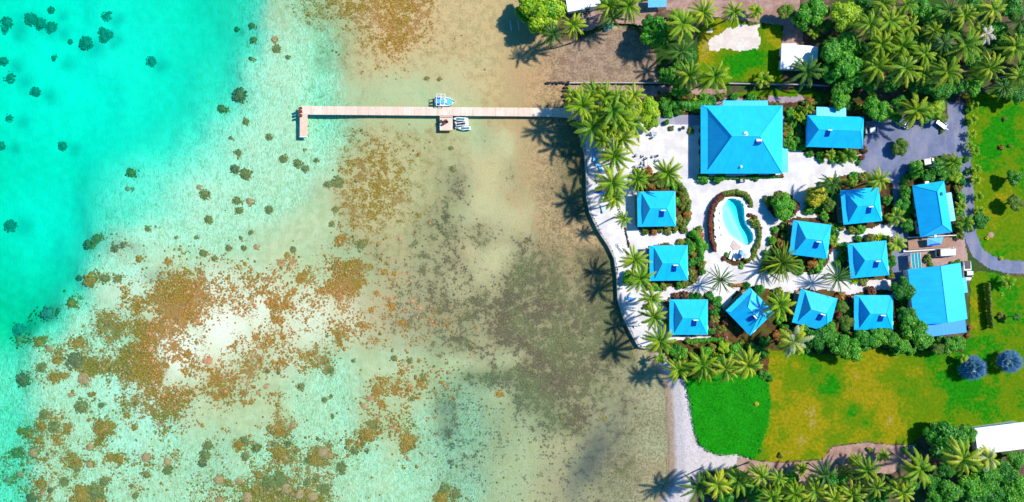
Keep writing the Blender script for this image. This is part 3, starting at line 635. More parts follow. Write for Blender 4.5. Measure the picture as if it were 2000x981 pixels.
def palm_crown(seed, N=24, L=4.5, lw=.66, dry=1, ycount=6, mats=None, el0=72, el1=-32, droop=(70, 95), n=18, name='crown', gap=1.0, fwd=.55):
    rg = random.Random(seed); m = MB()
    for i in range(N):
        f = i / (N - 1); az = i * 2.39996 + rg.uniform(-.22, .22); el = R(el0 + (el1 - el0) * f ** .85 + rg.uniform(-6, 6)); dr = R(rg.uniform(*droop)) * (.55 + .45 * (1 - f))
        frond(m, rg, az, el, L * (.72 + .28 * min(1, f * 2.2)) * rg.uniform(.88, 1.06), dr, lw, n, 1 if rg.random() < ycount / N else 0, (math.cos(az) * .12, math.sin(az) * .12, -.15 * f), gap, fwd=fwd)
    for i in range(dry):
        az = rg.uniform(0, 6.28); frond(m, rg, az, R(-35), L * .8, R(40), lw * .8, 12, 2, (0, 0, -.35), gap)
    return m.mesh('crown', mats or [L_PALM, L_PALMY, L_DRY])
def palm_trunk(h, lean, seed, r=.16):
    rg = random.Random(seed); m = MB(); P = []
    for i in range(7):
        t = i / 6; P.append((lean[0] * (t ** 1.6 - 1), lean[1] * (t ** 1.6 - 1), h * t))
    m.tube(P, [r * 1.6] + [r * (1.1 - .35 * i / 6) for i in range(1, 7)], 7); return m.mesh('trunk', M_TRUNK, True)
def nuts(seed):
    rg = random.Random(seed); m = MB()
    for i in range(9):
        a = i * .7 + rg.uniform(-.2, .2); m.ball((math.cos(a) * .36, math.sin(a) * .36, -.45 + rg.uniform(-.12, .12)), .15, 7, 5)
    return m.mesh('coconut_bunch', M_NUT, True)
PALMS = [palm_crown(11, 25), palm_crown(22, 22, 4.4, dry=2, ycount=9), palm_crown(33, 26, 4.3, .60, ycount=4), palm_crown(44, 19, 4.8, .74, dry=0, ycount=3), palm_crown(55, 23, 4.4, .62, dry=3, ycount=12, el1=-40)]
PALM_DARK = [palm_crown(66, 20, 4.4, .6, dry=1, ycount=0, mats=[L_PALMD, L_PALMD, L_DRY]), palm_crown(67, 17, 4.5, .55, dry=0, ycount=0, mats=[L_PALMD, L_PALMD, L_DRY])]
PALM_SMALL = [palm_crown(77, 14, 3.6, 1.1, dry=0, ycount=4, el1=5, n=12), palm_crown(78, 11, 3.4, 1.2, dry=0, ycount=0, el1=10, n=12)]
PALM_PALE = [palm_crown(81, 18, 4.4, 1.0, dry=1, ycount=9, mats=[leaf_mat('pale_palm_leaf', (.10, .22, .05), (.22, .32, .08), (.66, .66, .34)), L_PALMY, L_DRY])]
DATE = [palm_crown(91, 46, 4.5, .42, dry=0, ycount=13, mats=[L_DATE, L_PALMY, L_DRY], el1=-12, droop=(35, 60), n=22, fwd=1.2), palm_crown(92, 30, 4.6, .34, dry=0, ycount=2, mats=[L_PALMD, L_DATE, L_DRY], el1=-15, droop=(40, 60), n=22, fwd=1.2)]
TRUNKS = {}
def trunk(h, lean, seed):
    k = (round(h), lean); 
    if k not in TRUNKS: TRUNKS[k] = palm_trunk(1.0 * round(h), lean, seed)
    return TRUNKS[k]
NUTS = [nuts(1), nuts(2)]
def fan_palm(seed):
    rg = random.Random(seed); m = MB()
    for i in range(34):
        f = i / 33; az = i * 2.39996; el = R(82 - 85 * f ** .8); L = 1.55 * rg.uniform(.85, 1.1)
        d = Vector((math.cos(az) * math.cos(el), math.sin(az) * math.cos(el), math.sin(el))); sd = Vector((-math.sin(az), math.cos(az), 0)); up = sd.cross(d) * -1
        if up.z < 0: up = -up
        c = d * L; m.tube([(0, 0, -.1), c], [.05, .03], 3, 0, .2, False)
        V = [c]; A = [.1]; F = []
        for k in range(13):
            a = R(-125 + 250 * k / 12); rr = (.95 + .18 * math.cos(a)) * rg.uniform(.9, 1.1); q = c + (d * math.cos(a) + sd * math.sin(a)) * rr - up * (.35 * rr * rr); V.append(q); A.append(1.0)
            if k < 12:
                am = R(-125 + 250 * (k + .5) / 12); V.append(c + (d * math.cos(am) + sd * math.sin(am)) * .62 + up * .02); A.append(.2)
        for k in range(12): F += [(0, 1 + 2 * k, 2 + 2 * k), (0, 2 + 2 * k, 3 + 2 * k)]
        m.add(V, F, 0, A)
    return m.mesh('crown', [L_SILV])
FAN = [fan_palm(3), fan_palm(4)]

def leaf_cloud(m, rg, lobes, n, ls, mat=0, up=.35):
    """n leaf clumps spread over the lobes' outer shells"""
    for _ in range(n):
        c, r = rg.choice(lobes); z = rg.uniform(-.35, 1); a = rg.uniform(0, 6.283); q = math.sqrt(1 - z * z)
        nrm = Vector((q * math.cos(a), q * math.sin(a), z)); rad = rg.uniform(.78, 1.06); p = Vector(c) + Vector((nrm.x * r[0], nrm.y * r[1], nrm.z * r[2])) * rad
        nn = (nrm + Vector((rg.uniform(-.7, .7), rg.uniform(-.7, .7), rg.uniform(-.3, .7) + up))).normalized(); u = nn.cross(Vector((rg.uniform(-1, 1), rg.uniform(-1, 1), .2))).normalized(); w = nn.cross(u)
        s = ls * rg.uniform(.6, 1.35); k = rg.random() ** 2.2
        m.add([p - u * s * .5, p + w * s * .32 - nn * s * .08, p + u * s * .62 - nn * s * .12, p - w * s * .32 - nn * s * .08], [(0, 1, 2, 3)], mat, k + .001)
def tree_crown(seed, nl=11, n=2600, ls=.42, flat=.6, mats=None, spread=.62, mix=0, core=.80):
    """crown of radius about 1 x scale R=3"""
    rg = random.Random(seed); m = MB(); lobes = [((0, 0, .3), (1.7, 1.7, 1.5 * flat))]
    for i in range(nl):
        a = i * 2.4 + rg.uniform(-.4, .4); d = 3 * spread * math.sqrt((i + .7) / nl) * rg.uniform(.85, 1.15); r = rg.uniform(.75, 1.35)
        lobes.append(((math.cos(a) * d, math.sin(a) * d, (1 - d / 3.2) * 1.6 * flat + rg.uniform(-.25, .35)), (r, r * rg.uniform(.8, 1.15), r * flat * rg.uniform(.9, 1.3))))
    for c, r in lobes: m.ball(c, tuple(x * core for x in r), 9, 6, 0, .12, rg, .05)
    leaf_cloud(m, rg, lobes, n, ls)
    if mix:
        leaf_cloud(m, rg, lobes[2::3], mix, ls, 1)
    return m.mesh('crown', mats or [L_GREEN])
def tree_trunk(seed, h=3.0):
    rg = random.Random(seed); m = MB(); m.tube([(0, 0, 0), (.1, .05, h * .5), (0, .1, h)], [.32, .22, .16], 7)
    for i in range(5):
        a = i * 1.26 + rg.uniform(-.3, .3); z = h * rg.uniform(.5, .85); m.tube([(0.05, .05, z), (math.cos(a) * .9, math.sin(a) * .9, z + .8), (math.cos(a) * 1.7, math.sin(a) * 1.7, z + 1.3)], [.13, .08, .03], 5)
    return m.mesh('trunk', M_BARK, True)
T_TRUNK = tree_trunk(5)
CROWNS = {}
def crown_set(key, mats, **kw): CROWNS[key] = [tree_crown(100 + 10 * len(CROWNS) + i, mats=mats, **kw) for i in range(2)]
crown_set('green', [L_GREEN, L_LIME], mix=150); crown_set('deep', [L_DEEP, L_GREEN], mix=400, n=2300); crown_set('lime', [L_LIME, L_GREEN], mix=300, ls=.36, n=3000)
crown_set('yellow', [L_YELL, L_OLIVE], mix=500, ls=.36, n=2600); crown_set('olive', [L_OLIVE, L_GREEN], mix=400, ls=.36)
crown_set('big', [L_GREEN, L_DEEP], mix=500, ls=.5, nl=14, flat=.7); crown_set('ball', [L_GREEN, L_GREEN], mix=0, nl=5, spread=.3, ls=.26, n=3200, flat=.9)
def shrub(seed, mats, n=420, ls=.30, nl=5, flat=.75, mix=60):
    rg = random.Random(seed); m = MB(); lobes = [((0, 0, .45), (.6, .6, .45))]
    for i in range(nl):
        a = i * 2.4 + rg.uniform(-.5, .5); d = rg.uniform(.3, .7); r = rg.uniform(.3, .5); lobes.append(((math.cos(a) * d, math.sin(a) * d, .3 + rg.uniform(0, .35)), (r, r, r * flat)))
    for c, r in lobes: m.ball(c, tuple(x * .8 for x in r), 7, 5, 0, .15, rg, .05)
    leaf_cloud(m, rg, lobes, n, ls); leaf_cloud(m, rg, lobes[::2], mix, ls, 1); return m.mesh('shrub', mats)
def tuft(seed, mat):                         # cordyline / agave like rosette
    rg = random.Random(seed); m = MB()
    for i in range(26):
        az = i * 2.4; el = R(75 - 70 * i / 25); d = Vector((math.cos(az) * math.cos(el), math.sin(az) * math.cos(el), math.sin(el))); s = Vector((-math.sin(az), math.cos(az), 0)); L = rg.uniform(.8, 1.15)
        m.add([(0, 0, .1), tuple(d * L * .5 + s * .13), tuple(d * L - Vector((0, 0, .18))), tuple(d * L * .5 - s * .13)], [(0, 1, 2, 3)], 0, [.05, .4, 1, .4])
    return m.mesh('shrub', [mat])
SHRUBS = {'green': [shrub(1, [L_GREEN, L_LIME]), shrub(2, [L_GREEN, L_OLIVE])], 'deep': [shrub(3, [L_DEEP, L_GREEN]), shrub(4, [L_DEEP, L_DEEP])], 'olive': [shrub(5, [L_OLIVE, L_YELL]), shrub(6, [L_OLIVE, L_RUST])],
          'red': [shrub(7, [L_RED, L_RUST]), shrub(8, [L_RED, L_DEEP])], 'yellow': [shrub(9, [L_YELL, L_LIME])], 'rosette': [tuft(1, L_LIME), tuft(2, L_PALM)], 'rust': [shrub(10, [L_RUST, L_OLIVE])]}

# ---------------------------------------------------------------- labels by landmark
MARKS = [(1455, 272, 'the large main roof'), (1633, 258, 'the roof beside the paved yard'), (1283, 408, 'the uppermost seaside bungalow'), (1307, 514, 'the middle seaside bungalow'), (1345, 620, 'the lowest seaside bungalow'),
 (1466, 609, 'the diamond-turned bungalow'), (1593, 607, 'the tilted lower bungalow'), (1584, 468, 'the bungalow nearest the pool'), (1684, 402, 'the upper inland bungalow'), (1698, 508, 'the middle inland bungalow'), (1707, 611, 'the lower inland bungalow'),
 (1827, 405, 'the long blue-roofed house'), (1838, 585, 'the big gabled shed'), (1435, 440, 'the kidney-shaped pool'), (1560, 110, 'the small white-roofed house'), (1138, 6, 'the white roof at top edge'), (1950, 855, 'the white roof at lower right'),
 (1740, 285, 'the paved turning yard'), (1420, 820, 'the bright green creeper patch'), (1660, 780, 'the yellowing lawn'), (1945, 300, 'the upper right lawn'), (1112, 220, "the jetty's shore end"), (1620, 960, 'the bottom palm grove'),
 (1860, 80, 'the top right grove'), (1435, 75, 'the patchy concrete slab'), (1950, 640, 'the lower right lawn'), (1200, 120, 'the muddy inlet')]
NAMED = []
def side_of(dx, dy):
    if math.hypot(dx, dy) < 22: return 'at'
    a = math.degrees(math.atan2(-dy, dx)) % 360
    return ['right of', 'at upper right of', 'above', 'at upper left of', 'left of', 'at lower left of', 'below', 'at lower right of'][int((a + 22.5) // 45) % 8]
def named(o, desc, px, py, cat, group=None, marks=None):
    mx, my, nm = min(marks or MARKS, key=lambda k: (k[0] - px)**2 + (k[1] - py)**2)
    tag(o, None, cat, group); NAMED.append([o, f"{desc} {side_of(px - mx, py - my)} {nm}", px, py]); return o
ORD = ['leftmost', 'second', 'third', 'fourth', 'fifth', 'sixth', 'seventh', 'eighth', 'ninth', 'tenth', 'eleventh', 'twelfth', 'thirteenth', 'fourteenth', 'fifteenth', 'sixteenth', 'seventeenth', 'eighteenth', 'nineteenth', 'twentieth']
def finish_labels():
    d = {}
    for r in NAMED: d.setdefault(r[1], []).append(r)
    for lb, L in d.items():
        L.sort(key=lambda r: (round(r[2], 1), r[3]))
        for i, r in enumerate(L):
            if len(L) == 1: r[0]['label'] = lb
            elif i == len(L) - 1: r[0]['label'] = 'rightmost ' + lb
            elif i == 0: r[0]['label'] = 'leftmost ' + lb
            else: r[0]['label'] = lb + ', ' + (ORD[i] if i < 20 else 'number %d' % (i + 1)) + ' from left'

# ---------------------------------------------------------------- palms
RG = random.Random(7)
def put_palm(px, py, rad, kind='coco', h=None, lean=None):
    h = h or {'coco': 8.2, 'dark': 7.6, 'pale': 7.5, 'date': 3.4, 'datethin': 3.8, 'small': 2.2, 'silver': 1.6, 'dry': 7}[kind] * RG.uniform(.8, 1.2)
    x, y = W(px, py, G + h); crown, desc, cat = None, '', 'palm tree'
    grp = 'coconut palms of the shore and groves'
    if kind == 'coco': i = RG.randrange(5); crown = PALMS[i]; desc = ['green coconut palm', 'yellow-tipped coconut palm', 'dense green coconut palm', 'wide-fronded coconut palm', 'yellowing coconut palm'][i]
    elif kind == 'dark': crown = RG.choice(PALM_DARK); desc = 'dark green coconut palm'
    elif kind == 'pale': crown = PALM_PALE[0]; desc = 'pale feathery palm'
    elif kind == 'dry': crown = PALM_DRYM; desc = 'withered whitish palm'
    elif kind == 'date': crown = DATE[0]; desc = 'round date palm with fine radiating fronds'; grp = 'date palms round the pool court'
    elif kind == 'datethin': crown = DATE[1]; desc = 'sparse dark date palm'; grp = 'date palms round the pool court'
    elif kind == 'small': crown = RG.choice(PALM_SMALL); desc = 'small low palm'; grp = 'small ornamental palms'
    elif kind == 'silver': crown = RG.choice(FAN); desc = 'round silver-blue fan palm'; grp = 'silver-blue fan palms on the lawn'
    R0 = {'coco': 36.0, 'dark': 34.0, 'pale': 34.0, 'dry': 34.0, 'date': 38.0, 'datethin': 38.0, 'small': 30.0, 'silver': 21.0}[kind]; sc = rad / R0
    nm = {'coco': 'coconut_palm', 'dark': 'coconut_palm', 'pale': 'palm_tree', 'dry': 'palm_tree', 'date': 'date_palm', 'datethin': 'date_palm', 'small': 'small_palm', 'silver': 'fan_palm'}[kind]
    hr = max(1, round(h)); lean = lean or ((0, 0) if h < 4 else (RG.choice((-.8, 0, .8)), RG.choice((-.8, 0, .8))))
    t = thing(nm, (x - lean[0] * 0 , y, G - .08)); rz = RG.uniform(0, 6.28)
    tk = obj('trunk', trunk(hr, lean, 3), t); tk.scale = (1, 1, h / hr)
    tl = .0 if kind in ('silver', 'date', 'datethin') else .22
    c = obj('crown', crown, t); c.location = (0, 0, h); c.rotation_euler = (RG.uniform(-tl, tl), RG.uniform(-tl, tl), rz); c.scale = (sc * RG.uniform(.93, 1.07), sc * RG.uniform(.93, 1.07), sc * RG.uniform(.75, 1.25))
    if kind in ('coco', 'dark') and rad > 27: n = obj('coconut_bunch', RG.choice(NUTS), t); n.location = (0, 0, h); n.rotation_euler = (0, 0, rz)
    return named(t, desc, px, py, cat, grp)
PALM_DRYM = palm_crown(88, 14, 4.2, .9, dry=0, ycount=0, mats=[leaf_mat('withered_leaf', (.55, .45, .38), (.70, .62, .52), (.8, .7, .6)), L_DRY, L_DRY])
COCO = [(1166, 222, 32), (1160, 182, 28), (1215, 236, 32), (1178, 272, 28), (1222, 205, 28), (1205, 188, 26), (1188, 250, 28), (1137, 207, 36), (1182, 190, 34), (1157, 248, 38), (1198, 217, 38), (1237, 238, 36), (1238, 188, 30), (1216, 272, 34), (1200, 305, 36), (1122, 188, 26), (1195, 357, 40), (1201, 387, 28), (1245, 350, 26), (1304, 338, 34), (1218, 428, 19),
 (1239, 508, 32), (1250, 544, 30), (1273, 583, 26), (1277, 619, 30), (1289, 667, 34), (1524, 597, 32), (1326, 723, 30), (1372, 715, 32), (1417, 721, 33), (1460, 713, 34), (1402, 948, 33), (1443, 942, 34), (1485, 930, 26), (1508, 972, 28), (1552, 966, 30), (1592, 960, 32),
 (1666, 968, 34), (1694, 920, 32), (1712, 953, 28), (1752, 955, 28), (1797, 918, 42), (1882, 898, 44), (1764, 965, 32), (1630, 975, 26), (1520, 935, 18), (1120, 49, 30), (1190, 12, 30), (1228, 12, 32), (1334, 47, 36), (1374, 24, 32), (1434, 22, 26), (1346, 147, 34), (1397, 149, 34),
 (1700, 47, 34), (1740, 41, 32), (1722, 86, 34), (1714, 130, 38), (1769, 132, 34), (1779, 51, 26), (1763, 90, 36), (1726, 8, 28), (1850, 141, 38), (1885, 31, 30), (1887, 88, 36), (1934, 133, 34), (1983, 92, 36), (1940, 18, 32), (1807, 106, 28), (1790, 216, 40), (1861, 318, 24), (1718, 352, 26), (1805, 143, 24), (1915, 60, 28), (1990, 150, 28), (1825, 60, 24), (1770, 10, 26)]
for a in COCO: put_palm(*a)
for a in [(1365, 953, 34), (1612, 929, 28), (1577, 139, 34), (1330, 102, 28), (1080, 66, 26), (1195, 34, 26), (1993, 43, 28), (1626, 358, 26), (1855, 20, 26), (1960, 170, 24), (1843, 84, 24)]: put_palm(*a, kind='dark')
for a in [(1551, 668, 34), (1932, 896, 26)]: put_palm(*a, kind='pale')
put_palm(1928, 66, 22, 'dry'); put_palm(1527, 514, 42, 'date'); put_palm(1407, 547, 32, 'datethin'); put_palm(1636, 543, 34, 'datethin')
for a in [(1491, 155, 20), (1655, 303, 20), (1563, 228, 12), (1579, 214, 12), (1476, 22, 18), (1651, 924, 18), (1672, 900, 18), (1725, 890, 14), (1749, 424, 22), (1752, 477, 20), (1590, 64, 16), (1877, 403, 13), (1885, 436, 20), (1628, 470, 14), (1655, 385, 12), (1545, 975, 16), (1660, 355, 12), (1622, 302, 12), (1290, 700, 14), (1565, 916, 16), (1968, 552, 18)]: put_palm(*a, kind='small')
for a in [(1897, 718, 25), (1970, 706, 22)]: put_palm(*a, kind='silver')
for i, (px, py) in enumerate([(1905, 206), (1902, 233), (1900, 262), (1896, 285), (1907, 296), (1910, 330), (1908, 352), (1913, 384), (1915, 412)]):
    x, y = W(px, py, G + 1.6); t = thing('sapling', (x, y, G)); c = obj('crown', PALM_SMALL[1], t); c.location = (0, 0, 1.2); c.scale = (.40,) * 3; c.rotation_euler = (0, 0, i); k = obj('trunk', trunk(1, (0, 0), 3), t); k.scale = (.6, .6, 1.2)
    named(t, 'young star-shaped palm', px, py, 'sapling', 'saplings lining the road')

# ---------------------------------------------------------------- broad-leaved trees
ADJ = {'green': 'bushy green tree', 'deep': 'dark green leafy tree', 'lime': 'bright lime-green tree', 'yellow': 'yellow-leaved tree', 'olive': 'olive-green tree', 'big': 'large dense green tree', 'ball': 'round clipped green bush'}
def put_tree(px, py, rad, kind='green', h=None, flat=1.0):
    r = rad * S * .97; h = h if h is not None else 1.2 + r * .75; x, y = W(px, py, G + h + r * .4); t = thing('broadleaf_tree' if kind != 'ball' else 'round_bush', (x, y, G - .05))
    k = obj('trunk', T_TRUNK, t); k.scale = (r / 3, r / 3, (h + .3) / 3.0); c = obj('crown', RG.choice(CROWNS[kind]), t); c.location = (0, 0, h); c.scale = (r / 3.0, r / 3.0, r / 3.0 * flat); c.rotation_euler = (0, 0, RG.uniform(0, 6.28))
    return named(t, ADJ[kind], px, py, 'tree' if kind != 'ball' else 'bush', 'broadleaf trees' if kind != 'ball' else 'round clipped bushes')
for a in [(1064, 18, 46, 'lime', 4.2), (1048, 46, 22, 'lime', 3), (1028, 22, 22, 'green', 3), (1030, 2, 20, 'green', 3), (1283, 60, 34, 'green', 3.5), (1268, 42, 18, 'deep'), (1322, 30, 16, 'green'), (1308, 150, 22, 'green'), (1330, 172, 20, 'green'), (1345, 108, 20, 'deep'), (1325, 120, 16, 'green'),
 (1630, 100, 30, 'big', 5), (1660, 85, 28, 'big', 5), (1655, 125, 34, 'big', 5.5), (1625, 140, 24, 'big', 4), (1672, 150, 24, 'big', 4), (1645, 168, 22, 'green'), (1653, 28, 36, 'lime', 5), (1590, 18, 32, 'green', 4), (1570, 40, 22, 'green'), (1538, 22, 20, 'olive'), (1615, 50, 18, 'olive'), (1642, 196, 20, 'green'),
 (1800, 15, 24, 'green'), (1830, 28, 24, 'green'), (1790, 165, 22, 'deep'), (1822, 170, 22, 'deep'), (1870, 165, 24, 'deep'), (1905, 168, 20, 'green'), (1842, 175, 24, 'deep'), (1965, 175, 22, 'green'), (1990, 185, 20, 'deep'), (1690, 10, 24, 'deep'), (1750, 70, 26, 'deep'), (1800, 75, 26, 'deep'), (1690, 95, 20, 'deep'),
 (1950, 60, 26, 'deep'), (1960, 100, 26, 'deep'), (1905, 115, 24, 'deep'), (1865, 60, 24, 'deep'), (1745, 110, 24, 'deep'), (1820, 120, 24, 'deep'), (1985, 15, 26, 'deep'), (1905, 10, 24, 'deep'), (1740, 165, 20, 'deep'), (1700, 165, 20, 'deep'), (2010, 60, 26, 'deep'), (2015, 120, 26, 'green'), (1855, 105, 24, 'deep'), (1780, 100, 20, 'green'),
 (1705, 200, 20, 'green'), (1722, 215, 24, 'green'), (1748, 222, 20, 'deep'), (1762, 205, 20, 'deep'), (1832, 212, 20, 'lime'), (1842, 228, 14, 'olive'), (1815, 225, 16, 'green'), (1268, 212, 28, 'lime', 4.5), (1275, 238, 16, 'lime', 3), (1300, 205, 16, 'green'), (1530, 404, 28, 'green', 1.6), (1519, 383, 10, 'olive'), (1598, 384, 25, 'yellow', 1.8), (1622, 400, 14, 'olive'),
 (1570, 650, 16, 'deep'), (1600, 662, 26, 'deep'), (1622, 648, 20, 'green'), (1640, 668, 26, 'green'), (1665, 685, 26, 'green'), (1655, 630, 18, 'olive'), (1648, 600, 14, 'olive'), (1690, 662, 22, 'deep'), (1715, 660, 20, 'green'), (1740, 658, 20, 'green'), (1765, 676, 18, 'green'), (1790, 640, 30, 'green', 3), (1775, 615, 20, 'deep'), (1808, 668, 20, 'green'), (1835, 682, 16, 'olive'), (1860, 678, 18, 'green'), (1875, 672, 16, 'green'), (1768, 566, 27, 'deep', 2.5),
 (1855, 868, 42, 'deep', 2.6), (1830, 850, 26, 'deep', 2.2), (1895, 846, 20, 'green', 2.5), (1905, 955, 30, 'green'), (1935, 935, 30, 'green'), (1965, 925, 28, 'deep'), (1990, 900, 22, 'green'), (1985, 945, 28, 'green'), (1940, 972, 28, 'deep'), (1860, 965, 28, 'green'), (1980, 980, 26, 'green'), (1835, 980, 24, 'green'), (1900, 985, 26, 'deep'), (1920, 905, 18, 'olive'), (2010, 960, 30, 'green'), (1850, 920, 20, 'deep'),
 (1985, 346, 18, 'green', 2.2), (1987, 395, 20, 'olive', 2.2), (1918, 432, 20, 'deep', 1.2), (1995, 182, 12, 'lime'), (1987, 620, 10, 'deep'), (1765, 400, 18, 'deep', 1.2), (1772, 375, 18, 'green', 1.2), (1775, 440, 16, 'deep', 1.0), (1790, 330, 18, 'green', 1.2), (1835, 330, 20, 'green', 1.4), (1815, 345, 16, 'deep', 1.0), (1870, 345, 14, 'lime', 1.0), (1550, 940, 20, 'deep'), (1640, 950, 26, 'deep'), (1475, 965, 22, 'deep'), (1580, 985, 20, 'deep'), (1720, 975, 22, 'deep'), (1420, 975, 22, 'deep'), (1780, 945, 22, 'deep'), (1825, 945, 20, 'deep'), (1380, 690, 16, 'green', 1.2), (1440, 690, 18, 'green', 1.4), (1470, 682, 16, 'deep', 1.2), (1495, 668, 14, 'deep', 1.2), (1415, 680, 14, 'lime', 1.2), (1505, 740, 8, 'deep', .5), (1230, 545, 18, 'green', .8), (1885, 700, 10, 'lime')]:
    put_tree(*a)
put_tree(1762, 287, 21, 'olive', 1.2); put_tree(1559, 275, 14, 'ball', .5, .8); put_tree(1303, 239, 9, 'ball', .4); put_tree(1516, 207, 9, 'ball', .6)

# ---------------------------------------------------------------- buildings
EAVE = G + 2.6
def uw(m, P, F, mi): m.add(P, F, mi)
def local_sizes(w, d): f = S * (1 - EAVE / H); return w * f, d * f
def windows_row(t, wall_half, side, positions, z=1.45, w=1.1, h=1.0):
    """windows standing proud of a wall; side 0 south, 1 north, 2 west, 3 east"""
    hx, hy = wall_half
    for p in positions:
        f = MB(); g = MB()
        if side in (0, 1):
            s = -1 if side == 0 else 1; f.box((p, s * (hy + .02), z), (w + .16, .06, h + .16)); g.box((p, s * (hy + .045), z), (w, .05, h))
        else:
            s = -1 if side == 2 else 1; f.box((s * (hx + .02), p, z), (.06, w + .16, h + .16)); g.box((s * (hx + .045), p, z), (.05, w, h))
        fr = f.build('window', M_WHITE, t); g.build('pane', M_GLASS, fr)
def door_on(t, wall_half, side, p, mat=M_DARKW):
    hx, hy = wall_half; m = MB(); k = MB()
    if side in (0, 1): s = -1 if side == 0 else 1; m.box((p, s * (hy + .03), 1.15), (.95, .08, 2.1)); k.box((p + .35, s * (hy + .10), 1.1), (.05, .06, .14))
    else: s = -1 if side == 2 else 1; m.box((s * (hx + .03), p, 1.15), (.08, .95, 2.1)); k.box((s * (hx + .10), p + .35, 1.1), (.06, .05, .14))
    d = m.build('door', mat, t); k.build('handle', M_METAL, d)
def hip_roof(t, w, d, rise, ridge, skirt=(1.2, .32), z0=2.6, capr=.05, shift=0.0, east=None):
    """w x d eaves rectangle (x = long way), ridge half-length, and a shallower skirt at both short ends"""
    a, b = w / 2, d / 2; s, sh = skirt; iy = b - sh * b / rise
    es, eh = (s * .3, sh * .6) if east is None else east; iye = b - eh * b / rise
    E = [(-a, -b, z0), (a, -b, z0), (a, b, z0), (-a, b, z0)]; I = [(-a + s, -iy, z0 + sh), (a - es, -iye, z0 + eh), (a - es, iye, z0 + eh), (-a + s, iy, z0 + sh)]
    P, Q = (-ridge + shift, 0, z0 + rise), (ridge + shift, 0, z0 + rise)
    m = MB(); V = E + I + [P, Q] + [(x, y, z0 - .14) for x, y, _ in E]
    m.add(V, [(0, 1, 5, 9, 8, 4), (2, 3, 7, 8, 9, 6)], 0); m.add(V, [(3, 0, 4, 7), (7, 4, 8), (1, 2, 6, 5), (5, 6, 9)], 1)
    m.add(V, [(13, 12, 11, 10), (0, 10, 11, 1), (1, 11, 12, 2), (2, 12, 13, 3), (3, 13, 10, 0)], 2)
    r = m.build('roof', [MR_NS, MR_EW, M_CAP], t)
    c = MB()
    for p, q in ((P, Q), (P, I[0]), (P, I[3]), (Q, I[1]), (Q, I[2]), (I[0], E[0]), (I[1], E[1]), (I[2], E[2]), (I[3], E[3])): c.tube([Vector(p) + Vector((0, 0, .02)), Vector(q) + Vector((0, 0, .02))], capr, 5)
    c.build('ridge_cap', M_CAP, r)
    # dark louvred gablet under the ridge's west end
    g = MB(); g.add([(P[0] - .06, -.42, P[2] - .42), (P[0] - .06, .42, P[2] - .42), (P[0] - .06, 0, P[2] - .04), (P[0] + .25, -.42, P[2] - .42), (P[0] + .25, .42, P[2] - .42), (P[0] + .25, 0, P[2] - .04)], [(0, 2, 1), (3, 4, 5), (0, 1, 4, 3), (1, 2, 5, 4), (2, 0, 3, 5)]); g.build('gable_vent', M_BLUE, r)
    return r
M_PANEL = simple('dark_solar_glass', (.004, .04, .30), .2, .6, .1, 1)
def solar(t, x, y, d, rise, z0, k=1.0, dirn=-1):
    """solar water heater on the south slope: a dark panel below a white tank"""
    sl = math.atan2(rise, d / 2); zz = z0 + rise * (1 - abs(y) / (d / 2))
    s = MB(); s.box((x, y, zz + .16), (.95 * k, 1.35 * k, .1), 0, 0, 1, sl); p = s.build('solar_panel', M_PANEL, t)
    b = MB(); yy = y + .82 * k; z2 = z0 + rise * (1 - abs(yy) / (d / 2)); b.tube([(x - .3 * k, yy, z2 + .28), (x + .75 * k, yy, z2 + .28)], .15 * k, 8); b.build('water_tank', M_WHITE, p)
def bungalow(px, py, rot, label, w=75, d=69, porch='w', boxside=None):
    x, y = W(px, py, EAVE + .4); w, d = local_sizes(w, d); t = thing('bungalow', (x, y, G - .02), R(rot), label, 'bungalow', 'blue-roofed guest bungalows')
    hip_roof(t, w, d, 2.1, w * .21, (w * .125, .26)); hx, hy = w / 2 - .75, d / 2 - .65
    m = MB(); m.box((.5, 0, 1.3), (2 * hx - 1.0, 2 * hy, 2.6)); m.build('wall', M_WALL, t)
    hxx = hx; f = MB(); f.box((-hx + .5 - .55, 0, .18), (1.6, 2 * hy + .4, .3)); f.build('deck', M_WOOD, t)
    for sy in (-1, 0, 1): p = MB(); p.box((-hx - .28, sy * (hy - .05), 1.45), (.14, .14, 2.3)); p.build('post', M_WHITE, t)
    m2 = (hx, hy); door_on(t, (hx - 1.0, hy), 2, 0.4); windows_row(t, (hx - 1.0, hy), 2, [-1.6, 2.1]); windows_row(t, (hx, hy), 0, [-.8, 1.6]); windows_row(t, (hx, hy), 1, [-.8, 1.6]); windows_row(t, (hx, hy), 3, [0])
    solar(t, .85, -d * .165, d, 2.1, 2.6)
    a = MB(); a.box((hx + .52, -d * .3, 2.36), (.62, .9, .5)); u = a.build('air_conditioner', M_WHITE, t); a = MB(); a.box((hx + .845, -d * .3, 2.36), (.03, .6, .36)); a.build('grille', M_METAL, u)
    return t
for a in [(1283, 408, 1, 'square blue-roofed bungalow nearest the sea, directly left of the pool'), (1307, 514, 1, 'blue-roofed bungalow between two others along the seaside palms'), (1346, 620, 0, 'lowest seaside bungalow above the row of four palms'),
          (1466, 609, -46, 'blue-roofed bungalow turned like a diamond', 68, 66), (1593, 607, -15, 'tilted blue-roofed bungalow right of a coconut palm', 74, 68), (1584, 468, -7, 'blue-roofed bungalow just right of the big date palm', 75, 67),
          (1684, 402, 5.5, 'blue-roofed bungalow beside the yellow-leaved tree', 76, 67), (1698, 507, 5, 'blue-roofed bungalow between two white paths left of the yard', 76, 68), (1708, 611, 0, 'lowest inland bungalow among trees left of the big shed', 76, 68)]: bungalow(*a)

